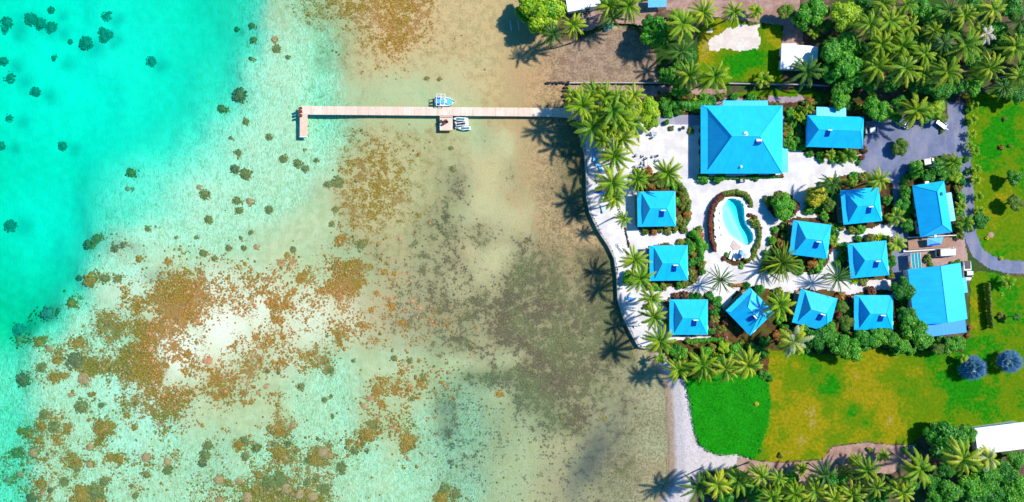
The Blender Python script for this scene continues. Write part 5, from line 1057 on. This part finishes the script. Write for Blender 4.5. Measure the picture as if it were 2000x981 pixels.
# boat cradle in the shallows
x, y = W(1005, 50, .6); t = thing('boat_cradle', (x, y, 0), R(8), 'pair of grey boat cradle rails standing in the shallows', 'boat cradle')
for sx in (-.9, .9):
    m = MB(); m.box((sx, 0, .62), (.22, 2.6, .14)); r_ = m.build('rail', simple('pale_rail', (.6, .58, .6), .7, .3, .1, 2), t)
    for sy in (-1.3, 1.3): m = MB(); m.tube([(sx, sy, -.5), (sx, sy, .85)], .12, 7); m.build('post', M_WOOD, t)

# ---------------------------------------------------------------- vehicles
def car(px, py, rz, L, Wd, Hh, label, kind='car', cat='car', body=None):
    x, y = W(px, py, G + Hh * .8); body = body or M_WHITE; t = thing('parked_car' if kind != 'van' else 'parked_van', (x, y, G), rz, label, cat, 'white vehicles parked in the resort'); a = L / 2; b = Wd / 2
    m = MB(); sec = [(-a, .82, .42, .72), (-a + .12, .95, .30, .86), (-a * .35, 1, .28, .92), (a * .45, 1, .28, .90), (a - .35, .96, .30, .80), (a - .05, .80, .38, .66), (a, .70, .42, .60)]; V = []
    for sx, k, z0, z1 in sec: V += [(sx, -b * k * .9, z0), (sx, -b * k, (z0 + z1) / 2), (sx, -b * k * .93, z1), (sx, b * k * .93, z1), (sx, b * k, (z0 + z1) / 2), (sx, b * k * .9, z0)]
    n = len(sec); m.add(V, [(6 * i + q, 6 * i + 6 + q, 6 * i + 6 + (q + 1) % 6, 6 * i + (q + 1) % 6) for i in range(n - 1) for q in range(6)] + [(5, 4, 3, 2, 1, 0), tuple(range(6 * n - 6, 6 * n))]); bd = m.build('body', body, t)
    if kind == 'pickup': cab = [(-.1, .86), (.15, 1), (1.0, 1), (1.55, .84)]
    elif kind == 'van': cab = [(-a + .12, .93), (-a + .35, 1), (a * .55, 1), (a * .55 + .75, .86)]
    else: cab = [(-a + .25, .86), (-a + .75, 1), (.45, 1), (1.15, .86)]
    m = MB(); z0 = .88; z1 = Hh - .06
    lo = (cab[0][0], cab[3][0]); hi = (cab[1][0], cab[2][0]); V = [(lo[0], -b * .92, z0), (lo[1], -b * .9, z0), (lo[1], b * .9, z0), (lo[0], b * .92, z0), (hi[0], -b * .76, z1), (hi[1], -b * .76, z1), (hi[1], b * .76, z1), (hi[0], b * .76, z1)]
    m.add(V, [(0, 1, 5, 4), (1, 2, 6, 5), (2, 3, 7, 6), (3, 0, 4, 7)]); m.build('windows', M_GLASS, t)
    m = MB(); m.add([(hi[0] - .04, -b * .78, z1), (hi[1] + .04, -b * .78, z1), (hi[1] + .04, b * .78, z1), (hi[0] - .04, b * .78, z1), (hi[0] + .15, -b * .66, Hh), (hi[1] - .15, -b * .66, Hh), (hi[1] - .15, b * .66, Hh), (hi[0] + .15, b * .66, Hh)], [(3, 2, 1, 0), (4, 5, 6, 7), (0, 1, 5, 4), (1, 2, 6, 5), (2, 3, 7, 6), (3, 0, 4, 7)]); m.build('roof', body, t)
    if kind == 'pickup': m = MB(); m.box((-1.35, 0, .93), (1.9, Wd * .74, .05)); m.build('cargo_bed', M_BLKP, t)
    for sx in (-a * .62, a * .62):
        for sy in (-1, 1): m = MB(); m.tube([(sx, sy * (b - .2), .32), (sx, sy * (b + .02), .32)], .32, 12); wl = m.build('wheel', M_TYRE, t); m = MB(); m.tube([(sx, sy * (b + .01), .32), (sx, sy * (b + .035), .32)], .18, 10); m.build('rim', M_METAL, wl)
    for sy in (-1, 1):
        m = MB(); m.box((a - .10, sy * b * .62, .62), (.18, .32, .14)); m.build('headlight', M_HEAD, t); m = MB(); m.box((-a + .03, sy * b * .7, .68), (.08, .22, .18)); m.build('tail_light', M_REDL, t); m = MB(); m.box((hi[1] + .35, sy * (b + .10), .98), (.12, .18, .12)); m.build('wing_mirror', body, t)
    return t
car(1852.5, 493, R(3), 4.7, 1.95, 2.1, 'white van parked in the dirt yard below the long house', 'van', 'van')
car(1813, 316, R(9), 3.5, 1.6, 1.5, 'small white car parked in a bush-lined bay beside the paved yard'); car(1893, 529, R(-88), 4.6, 1.85, 1.75, 'white pickup truck beside the big gabled shed', 'pickup', 'pickup truck')
car(1766, 239, R(-30), 3.6, 1.6, 1.5, 'white car half hidden under the palms at the yard, left one'); car(1705, 254, R(5), 3.0, 1.5, 1.4, 'white car mostly hidden by trees at the upper left of the yard')
x, y = W(1839, 243, G + .6); t = thing('utility_trailer', (x, y, G), R(-38), 'grey open trailer at the upper edge of the paved yard', 'trailer')
m = MB(); m.box((0, 0, .55), (2.4, 1.2, .1)); m.build('bed', M_METAL, t)
for sy in (-.6, .6): m = MB(); m.box((0, sy, .75), (2.4, .06, .35)); m.build('side_panel', M_WHITE, t); m = MB(); m.tube([(0, sy * 1.1, .3), (0, sy * 1.3, .3)], .28, 10); m.build('wheel', M_TYRE, t)
m = MB(); m.tube([(1.2, 0, .5), (2.1, 0, .45)], .05, 6); m.build('drawbar', M_METAL, t)
# carport, blue tarpaulin and glass canopy in the yard
x, y = W(1822, 478, 3.0); t = thing('timber_terrace', (x, y, G), R(4), 'brown timber terrace against the lower end of the long house', 'terrace'); m = MB(); m.box((0, .2, 1.2), (10.2, 2.2, .15)); m.build('deck', simple('brown_deck', (.36, .20, .13), .8, .2, .15, 2), t); m = MB(); m.box((-.6, -1.1, .7), (10.8, .5, .1)); m.build('step', M_WALL, t)
for sx in (-4.9, -2.5, 0, 2.5, 4.9): m = MB(); m.box((sx, -.75, .55), (.15, .15, 1.15)); m.build('post', M_WOOD, t)
x, y = W(1825, 472, 3.2); t = thing('blue_canopy', (x, y, G + 1.27), R(5), 'bright blue fabric canopy on the timber terrace', 'canopy'); m = MB(); m.add([(-1.8, -.8, 1.3), (1.5, -.7, 1.2), (1.9, .9, 1.5), (-1.9, .9, 1.55), (0, 0, 1.75)], [(0, 1, 4), (1, 2, 4), (2, 3, 4), (3, 0, 4)]); m.build('fabric', M_LBLUE, t); m = MB(); m.add([(-1.5, -.9, 1.32), (1.3, -.85, 1.25), (1.0, -.5, 1.45), (-1.2, -.5, 1.5)], [(0, 1, 2, 3)]); m.build('front_flap', M_BLUE, t)
for sx, sy, z in ((-1.7, -.7, 1.28), (1.4, -.6, 1.2), (1.8, .8, 1.45), (-1.8, .8, 1.5)): m = MB(); m.tube([(sx, sy, 0), (sx, sy, z)], .04, 6); m.build('pole', M_METAL, t)
x, y = W(1788, 509, 2.6); t = thing('glass_shelter', (x, y, G), R(5), 'small teal glass-roofed shelter above the big gabled shed', 'shelter'); m = MB(); m.box((0, 0, 2.0), (2.3, 3.4, .06)); m.build('glass_roof', simple('teal_glass', (.02, .30, .33), .15, .6, .2, 1.5), t)
for sx in (-1.1, -.35, .4, 1.1): m = MB(); m.box((sx, 0, 2.06), (.08, 3.5, .07)); m.build('roof_bar', M_WHITE, t)
for sx in (-1.05, 1.05):
    for sy in (-1.6, 1.6): m = MB(); m.box((sx, sy, 1.0), (.1, .1, 1.95)); m.build('post', M_WHITE, t)

# ---------------------------------------------------------------- pool and its furniture
POOLW = [W(x, y, G) for x, y in POOL]
def smooth_ring(P, k=3):
    n = len(P); out = []
    for i in range(n):
        p0, p1, p2, p3 = (Vector(P[(i + j - 1) % n]) for j in range(4))
        for q in range(k):
            u = q / k; out.append(tuple(.5 * ((2 * p1) + (p2 - p0) * u + (2 * p0 - 5 * p1 + 4 * p2 - p3) * u * u + (3 * p1 - p0 - 3 * p2 + p3) * u ** 3)))
    return out
PR = smooth_ring(POOLW); n = len(PR); t = thing('swimming_pool', (0, 0, 0), 0, 'kidney-shaped swimming pool with pale sloping entry on its left', 'swimming pool')
cen = Vector((sum(p[0] for p in PR) / n, sum(p[1] for p in PR) / n))
# basin: shallow at the left rim, falling away to the right
def depth_at(p, s):
    q = Vector(p); k = (q.x - cen.x) * .9 + (q.y - cen.y) * .42; return max(.42, min(1.3, .72 + k * .40)) * min(1, (1 - s) * 5)
m = MB(); V = []; rings = [1.0, .985, .93, .84, .7, .5, .25]; A = []
for s in rings:
    for p in PR: q = cen + (Vector(p) - cen) * s; V.append((q.x, q.y, G - .04 if s == 1.0 else G - .14 - depth_at(q, s * .9)))
V.append((cen.x, cen.y, G - .14 - depth_at(cen, 0))); F = [(r * n + i, r * n + (i + 1) % n, (r + 1) * n + (i + 1) % n, (r + 1) * n + i) for r in range(len(rings) - 1) for i in range(n)] + [((len(rings) - 1) * n + i, (len(rings) - 1) * n + (i + 1) % n, len(V) - 1) for i in range(n)]
m.add(V, F); m.build('basin', simple('pale_pool_tiles', (.80, .86, .82), .4, .3, .04, 1), t, True)
tt = NT('pool_water'); tt.t.nodes.remove(tt.p); va = tt.n('VolumeAbsorption'); va.inputs['Color'].default_value = (0, .965, .985, 1); va.inputs['Density'].default_value = 1.15; tt.l(va.outputs[0], tt.out.inputs['Volume'])
m = MB(); m.prism([tuple(cen + (Vector(p) - cen) * .992) for p in PR], G - 1.7, G - .10); m.build('pool_water', tt.mat, t)
m = MB(); V = []
for p in PR:
    d = (Vector(p) - cen).normalized(); q = Vector(p)
    V += [(q.x - d.x * .03, q.y - d.y * .03, G - .25), (q.x - d.x * .03, q.y - d.y * .03, G + .07), (q.x + d.x * .36, q.y + d.y * .36, G + .07), (q.x + d.x * .36, q.y + d.y * .36, G - .1)]
m.add(V, [(4 * i + a, 4 * i + a + 1, (4 * i + 4) % (4 * n) + a + 1, (4 * i + 4) % (4 * n) + a) for i in range(n) for a in range(3)]); m.build('coping', M_WHITE, t)
x, y = W(1437, 480, G + .1); t = thing('pool_step_deck', (x, y, G), R(-28), 'small wedge of pinkish boards at the lower end of the pool', 'deck'); m = MB(); m.prism([(-1.1, .9), (1.5, .3), (1.1, -.5), (0, -1.1), (-1.0, -.7)], 0, .1); m.build('deck', simple('pink_boards', (.58, .46, .40), .8, .2, .1, 2), t)
M_CREAM = simple('cream_fabric', (.84, .82, .76), .8, .2, .04, 2)
def lounger(px, py, rz, label, mat=None, z=G, grp='sun loungers', base=None):
    x, y = W(px, py, z); t = thing('sun_lounger', (x, y, z), rz, label, 'sun lounger', grp); mat = mat or M_CREAM
    m = MB(); m.box((.25, 0, .30), (1.3, .62, .09)); m.build('mattress', mat, t); m = MB(); m.box((-.68, 0, .46), (.66, .62, .09), 0, 0, 1); o = m.build('backrest', mat, t); m = MB(); m.box((0, 0, .22), (1.95, .66, .06)); m.build('frame', M_METAL, t)
    for sx in (-.85, .8):
        for sy in (-.28, .28): m = MB(); m.box((sx, sy, .1), (.05, .05, .2)); m.build('leg', M_METAL, t)
    return t
def parasol(px, py, rad, h, label, mat, z=G):
    x, y = W(px, py, z + h); t = thing('parasol', (x, y, z), 0, label, 'parasol'); m = MB(); n = 10; V = [(0, 0, h + .35)] + [(rad * math.cos(i * 2 * math.pi / n), rad * math.sin(i * 2 * math.pi / n), h - .12) for i in range(n)] + [(0, 0, h + .30)]
    m.add(V, [(0, 1 + i, 1 + (i + 1) % n) for i in range(n)] + [(n + 1, 1 + (i + 1) % n, 1 + i) for i in range(n)]); m.build('canopy', mat, t); m = MB(); m.tube([(0, 0, 0), (0, 0, h + .4)], .035, 6); m.build('pole', M_METAL, t); m = MB(); m.box((0, 0, .05), (.5, .5, .1)); m.build('base', M_CONC, t)
lounger(1427, 498, R(68), 'cream sun lounger, left of the two below the pool'); lounger(1434, 501, R(82), 'cream sun lounger, right of the two below the pool'); parasol(1458, 497, 1.0, 2.2, 'open white parasol at the lower right of the pool', M_WHITE)
lounger(1446, 496, R(75), 'blue sun lounger beside the white pool parasol', M_LBLUE)
for i, (px, py) in enumerate([(1402, 418), (1401, 432), (1402, 446), (1405, 460)]): lounger(px, py, R(200), ['uppermost', 'second', 'third', 'lowest'][i] + ' white lounger facing the pool from its left side', M_WHITE)
# white furniture on the sand court
M_GREYF = simple('grey_chair_frame', (.40, .42, .50), .6, .3, .1, 2)
for i, (px, py) in enumerate([(1243, 303), (1254, 305), (1262, 309), (1275, 306), (1282, 305), (1281, 314), (1254, 318), (1242, 326), (1249, 328), (1257, 328)]):
    named(deck_chair(px, py, RG.uniform(0, 6), None, M_GREYF, G, 1.0, 'loose chairs on the sand court', 'garden_chair', 'chair'), 'small grey chair on the sand', px, py, 'chair', 'loose chairs on the sand court')
for i, (px, py) in enumerate([(1261, 316), (1267, 315)]): lounger(px, py, R(90), ['left', 'right'][i] + ' of two parallel white loungers on the open sand', M_WHITE)
def table(px, py, r, label, mat, z=G):
    x, y = W(px, py, z + .72); t = thing('round_table', (x, y, z), 0, label, 'table'); m = MB(); m.tube([(0, 0, .70), (0, 0, .76)], r, 14); m.build('table_top', mat, t); m = MB(); m.tube([(0, 0, .04), (0, 0, .7)], .05, 6); m.build('pedestal', M_METAL, t); m = MB(); m.tube([(0, 0, 0), (0, 0, .05)], r * .5, 10); m.build('foot', M_METAL, t)
table(1276, 260, .5, 'small round table on the upper sand court', M_METAL); table(1274, 326, .5, 'small round white table beside the loungers', M_WHITE); table(1334, 250, .45, 'dark round table near the main roof', M_BLKP)
for px, py in [(1270, 261), (1280, 263), (1276, 268)]: named(deck_chair(px, py, RG.uniform(0, 6), None, M_GREYF, G, 1.0, 'chairs round the upper table', 'garden_chair', 'chair'), 'grey chair at the upper round table', px, py, 'chair', 'chairs round the upper table')
for i, (px, py, a) in enumerate([(1161, 287, 80), (1165, 296, 70), (1161, 307, 85), (1166, 316, 80), (1172, 328, 110)]): lounger(px, py, R(a), ['uppermost', 'second', 'third', 'fourth', 'lowest'][i] + ' light blue lounger in the palm shade by the seawall', M_LBLUE)
lounger(1177, 408, R(105), 'pale blue lounger near the seawall below the beached kayak', simple('pale_blue_fabric', (.45, .62, .82), .8, .2, .05, 2)); lounger(1229, 583, R(170), 'blue and white lounger on the lower sand strip', M_LBLUE); lounger(1245, 636, R(200), 'pale lounger on the lowest sand strip')
# hammock stand
x, y = W(1214, 484, G + .5); t = thing('hammock_stand', (x, y, G), R(-50), 'curved grey hammock frame on the sand by the stone line', 'hammock stand'); m = MB()
m.tube([(1.3 * math.cos(a), .62 * math.sin(a), .15 + .45 * abs(math.cos(a))) for a in [i * math.pi * 2 / 18 for i in range(19)]], .05, 6, caps=False); m.build('frame', M_GREYF, t); m = MB(); m.add([(1.2, 0, .58), (.5, .4, .32), (-.5, .4, .32), (-1.2, 0, .58), (-.5, -.4, .32), (.5, -.4, .32)], [(0, 1, 5), (1, 2, 4, 5), (2, 3, 4)]); m.build('hammock', M_CREAM, t)
# kayak and tarpaulin at the top of the beach
def kayak(px, py, rz, L, mat, label):
    x, y = W(px, py, G + .3); t = thing('kayak', (x, y, G + .02), rz, label, 'kayak'); m = MB(); sec = [(-1, .03), (-.7, .24), (-.3, .36), (.3, .36), (.7, .24), (1, .03)]; V = []
    for s, hw in sec: V += [(s * L / 2, -hw * .5, .02), (s * L / 2, -hw, .2), (s * L / 2, 0, .33), (s * L / 2, hw, .2), (s * L / 2, hw * .5, .02)]
    n = len(sec); m.add(V, [(5 * i + a, 5 * i + 5 + a, 5 * i + 5 + (a + 1) % 5, 5 * i + (a + 1) % 5) for i in range(n - 1) for a in range(5)] + [(0, 1, 2, 3, 4), tuple(range(5 * n - 1, 5 * n - 6, -1))]); m.build('hull', mat, t); m = MB(); m.box((-.1, 0, .32), (.8, .36, .05)); m.build('cockpit', M_BLKP, t)
kayak(1176, 369, R(32), 2.9, simple('pink_plastic', (.85, .30, .28), .4, .4, .05, 2), 'pink kayak lying under the palm by the seawall'); kayak(1169, 375, R(-8), 2.7, M_BLUE, 'dark blue kayak beside the pink one'); kayak(1355, 945, R(-75), 3.6, simple('navy_paint', (.01, .01, .12), .4, .4, .1, 2), 'dark narrow canoe under palms at the beach end')
for px, py in [(1165, 343), (1166, 350), (1167, 356)]: named(deck_chair(px, py, 2.0, None, M_GREYF, G, .9, 'chairs along the seawall', 'garden_chair', 'chair'), 'grey seawall chair', px, py, 'chair', 'chairs along the seawall')
# clutter by the inlet and at the main building
x, y = W(1148, 28, G + .8); t = thing('boat_trailer', (x, y, G), R(12), 'grey boat trailer beside the top white roof', 'trailer')
for sy in (-.6, .6): m = MB(); m.box((0, sy, .5), (2.8, .12, .12)); m.build('rail', M_METAL, t); m = MB(); m.tube([(0, sy * 1.2, .3), (0, sy * 1.45, .3)], .28, 10); m.build('wheel', M_TYRE, t)
for sx in (-1.2, 0, 1.2): m = MB(); m.box((sx, 0, .58), (.12, 1.3, .1)); m.build('crossbar', M_METAL, t)
x, y = W(1190, 53, .8); t = thing('rowing_boat', (x, y, .25), R(20), 'small teal rowing boat drawn up at the inlet', 'boat'); m = MB(); sec = [(-1.25, .42), (-.5, .55), (.4, .5), (1.0, .25), (1.3, .04)]; V = []
for sx, hw in sec: V += [(sx, -hw * .6, 0), (sx, -hw, .5), (sx, -hw * .85, .5), (sx, -hw * .5, .12), (sx, hw * .5, .12), (sx, hw * .85, .5), (sx, hw, .5), (sx, hw * .6, 0)]
n = len(sec); m.add(V, [(8 * i + a, 8 * i + 8 + a, 8 * i + 8 + (a + 1) % 8, 8 * i + (a + 1) % 8) for i in range(n - 1) for a in range(8)] + [tuple(range(8)), tuple(range(8 * n - 1, 8 * n - 9, -1))]); m.build('hull', simple('teal_paint', (.03, .34, .45), .5, .3, .1, 2), t); m = MB(); m.box((-.3, 0, .42), (.25, .95, .05)); m.build('thwart', M_WOOD, t)
x, y = W(1283, 6, G + 2); t = thing('blue_tarpaulin', (x, y, G), 0, 'bright blue tarpaulin shelter at the top edge', 'tarpaulin'); m = MB(); m.add([(-2, -1, 1.9), (2.2, -.8, 1.7), (2.4, 1.6, 2.0), (-2.1, 1.5, 2.1)], [(0, 1, 2, 3)]); m.build('sheet', M_LBLUE, t)
for sx, sy, z in ((-1.9, -.9, 1.9), (2.1, -.7, 1.7), (2.3, 1.5, 2.0), (-2.0, 1.4, 2.1)): m = MB(); m.tube([(sx, sy, 0), (sx, sy, z)], .04, 6); m.build('pole', M_METAL, t)
x, y = W(1449, 353, G + .6); t = thing('golf_cart', (x, y, G), R(10), 'small dark utility cart below the main roof', 'cart'); m = MB(); m.box((0, 0, .45), (1.5, .85, .35), 0, 0, .92); m.build('body', M_BLKP, t); m = MB(); m.box((-.1, 0, .72), (.6, .7, .2)); m.build('seat', M_GREYF, t)
for sx in (-.5, .5):
    for sy in (-.42, .42): m = MB(); m.tube([(sx, sy * .9, .22), (sx, sy * 1.15, .22)], .22, 8); m.build('wheel', M_TYRE, t)
rg = random.Random(31)
for px, py in [(1958, 505), (1863, 462), (1540, 885), (1660, 760)]: rock(px, py, .14, G + .05, M_CONC, 'small pale stone on the grass', 'stone', 'pale stones on the grass', 'stone')
# pale worn ring and the shadowy stump on the right lawn
x, y = W(1936, 459, G + .1); m = MB(); m.tube([(x, y, G - .02), (x, y, G + .05)], .7, 12); tag(m.build('fire_pit', M_PINK), 'round patch of bare pinkish earth edging on the right lawn', 'fire pit')
# fallen pale palm trunks glimpsed in the grove
for px, py, L, a in [(1830, 48, 6.0, 18), (1868, 70, 5, 3), (1900, 136, 4.5, 0), (1975, 146, 5, 6), (1975, 45, 4, 8), (1705, 97, 4.5, 15)]:
    x, y = W(px, py, G + 3); m = MB(); m.tube([(-L / 2, 0, -1.2), (0, .1, -.2), (L / 2, 0, 1.2)], [.17, .14, .11], 7); o = m.build('leaning_trunk', M_TRUNK); o.location = (x, y, G + 1.3); o.rotation_euler = (0, 0, R(a)); named(o, 'pale leaning palm trunk glimpsed between crowns', px, py, 'trunk', 'bare leaning trunks in the grove')

# ---------------------------------------------------------------- coral
def coral_mat(name, c1, c2, c3):
    t = NT(name); n_ = t.noise(1.6, 6, .7); v = t.noise(5, 4, .7); oi = t.n('ObjectInfo')
    c = t.mix(t.ss(n_, .38, .62), c1, c2); c = t.mix(t.m('MULTIPLY', t.ss(v, .5, .66), .7), c, c3); c = t.mix(t.m('MULTIPLY', oi.outputs['Random'], .35), c, c2); t.bump(v, .9, .15); return t.fin(c, .95, .05)
MC_B = coral_mat('brown_coral', (.20, .085, .012), (.44, .20, .035), (.66, .42, .18)); MC_P = coral_mat('pinkish_coral', (.42, .16, .06), (.58, .27, .13), (.70, .45, .28)); MC_G = coral_mat('olive_coral', (.11, .10, .025), (.24, .19, .06), (.48, .40, .20)); MC_T = coral_mat('veiled_deep_coral', (.13, .16, .10), (.22, .26, .18), (.38, .42, .28)); MC_D = coral_mat('dark_reef_rock', (.07, .08, .035), (.18, .15, .06), (.42, .36, .2))  # the water's haze is put into the paler colours of the deep coral
def coral_head(seed, mat, rough=.16, k=5):
    rg = random.Random(seed); m = MB(); kk = .72 if k > 3 else .95; m.ball((0, 0, 0), (kk, kk * .9, .5), 16, 9, 0, rough, rg)
    for i in range(k * 3): a = i * 2.4; d = .35 + .85 * (i / (k * 3)) ** .7 * rg.uniform(.8, 1.15); r = rg.uniform(.13, .34); m.ball((math.cos(a) * d, math.sin(a) * d, .28 - .25 * d), (r, r * rg.uniform(.7, 1.2), r * .8), 8, 5, 0, rough, rg)
    return m.mesh('coral_head', mat, True)
CH = {'b': [coral_head(1, MC_B, k=9), coral_head(2, MC_B, k=7)], 'p': [coral_head(3, MC_P, .06, 0), coral_head(4, MC_P, .08, 2)], 'g': [coral_head(5, MC_G, k=10), coral_head(6, MC_G, k=8)], 'd': [coral_head(7, MC_D, .2, 12), coral_head(8, MC_D, .2, 11)], 't': [coral_head(9, MC_T, .2, 12), coral_head(10, MC_T, .2, 9)]}
SEA = [(60, 120, 'the deep turquoise corner'), (200, 60, 'the deep upper channel'), (300, 330, 'the rippled upper sand slope'), (480, 200, 'the sand left of the jetty end'), (480, 340, 'the sand below the jetty end'), (550, 60, 'the upper sand slope'), (230, 500, 'the upper left reef edge'), (60, 660, 'the left reef edge'),
       (300, 620, 'the big brown reef'), (560, 520, 'the reef above centre'), (700, 560, 'the right reef spur'), (450, 700, 'the pale reef gap'), (600, 660, 'the speckled reef'), (120, 850, 'the lower left corner reef'), (280, 800, 'the lower left sand'), (420, 920, 'the bottom reef left part'), (560, 940, 'the bottom reef'),
       (740, 790, 'the small brown reef'), (640, 860, 'the lower centre sand'), (900, 300, 'the sand below the boat'), (900, 900, 'the bottom weed beds'), (820, 640, 'the mid sand')]
def sea_z(px, py):
    h, _, _ = coast_height(np.array([px]), np.array([py])); return float(h[0])
CD = {'t': 'blurred teal coral clump', 'b': 'rough brown coral head', 'p': 'smooth orange-pink coral boulder', 'g': 'olive coral clump', 'd': 'dark green coral clump'}
RC = random.Random(5)
for px, py, r, k in CORALS:
    z = sea_z(px, py); x, y = W(px, py, z); s = r * S * RC.uniform(.78, .95); k = 't' if k == 'd' and z < -1.7 else k; o = obj('coral_head', RC.choice(CH[k])); o.location = (x, y, z - .02); o.scale = (s, s * RC.uniform(.85, 1.1), min(s * .5, max(.2, -z * .8))); o.rotation_euler = (0, 0, RC.uniform(0, 6.28))
    named(o, CD[k], px, py, 'coral', 'coral heads in the lagoon', SEA)
# the countless small lumps of the reef, as one mass
def reef_mass(name, mats, n, fn, rlo, rhi, label, seed):
    rg = np.random.RandomState(seed); rr = random.Random(seed); m = MB(); T = MB(); T.ball((0, 0, 0), 1, 7, 4); tv = np.array(T.v); k = 0; PXs = rg.uniform(-20, 1310, n * 14); PYs = rg.uniform(-20, 1000, n * 14); wx, wy = PXs, PYs
    D = fn(wx, wy) * np.clip((fbm(PXs / 15, PYs / 15, 303, 4, .6) - .40) * 7, 0, 1.6); ok = rg.rand(len(D)) < D; PXs, PYs = PXs[ok][:n], PYs[ok][:n]; Z, ld_, _ = coast_height(PXs, PYs)
    for px, py, z, l_ in zip(PXs, PYs, Z, ld_):
        if l_: continue
        x, y = W(px, py, z); s = rr.uniform(rlo, rhi) * (1.6 if rr.random() < .12 else 1); j = 1 + (rg.rand(len(tv), 3) - .5) * .35; q = tv * j * (s, s * rr.uniform(.8, 1.2), min(s * .55, max(.1, -z * .8))) + (x, y, z); m.add(q, T.f, rr.randrange(len(mats)))
    o = m.build(name, mats); return tag(o, label, kind='stuff')
reef_mass('coral_rubble', [MC_B, MC_G, MC_B, MC_B, MC_P], 8500, lambda x, y: coral_at(x, y) ** 1.5 * np.where(y > 445, 1, .12) * 1.2, .10, .30, 'countless small brown coral lumps of the big reef', 1)
reef_mass('weed_and_shade_clumps', [MC_D, MC_G, MC_D], 2600, lambda x, y: grass_shade_at(x, y) ** 1.8 * .6 * (x > 600), .12, .28, 'scattered dark weedy lumps on the inner flat, also thickening painted palm shade by the seawall', 2)  # weed lumps, also thickening the palm shade painted along the seawall
finish_labels()
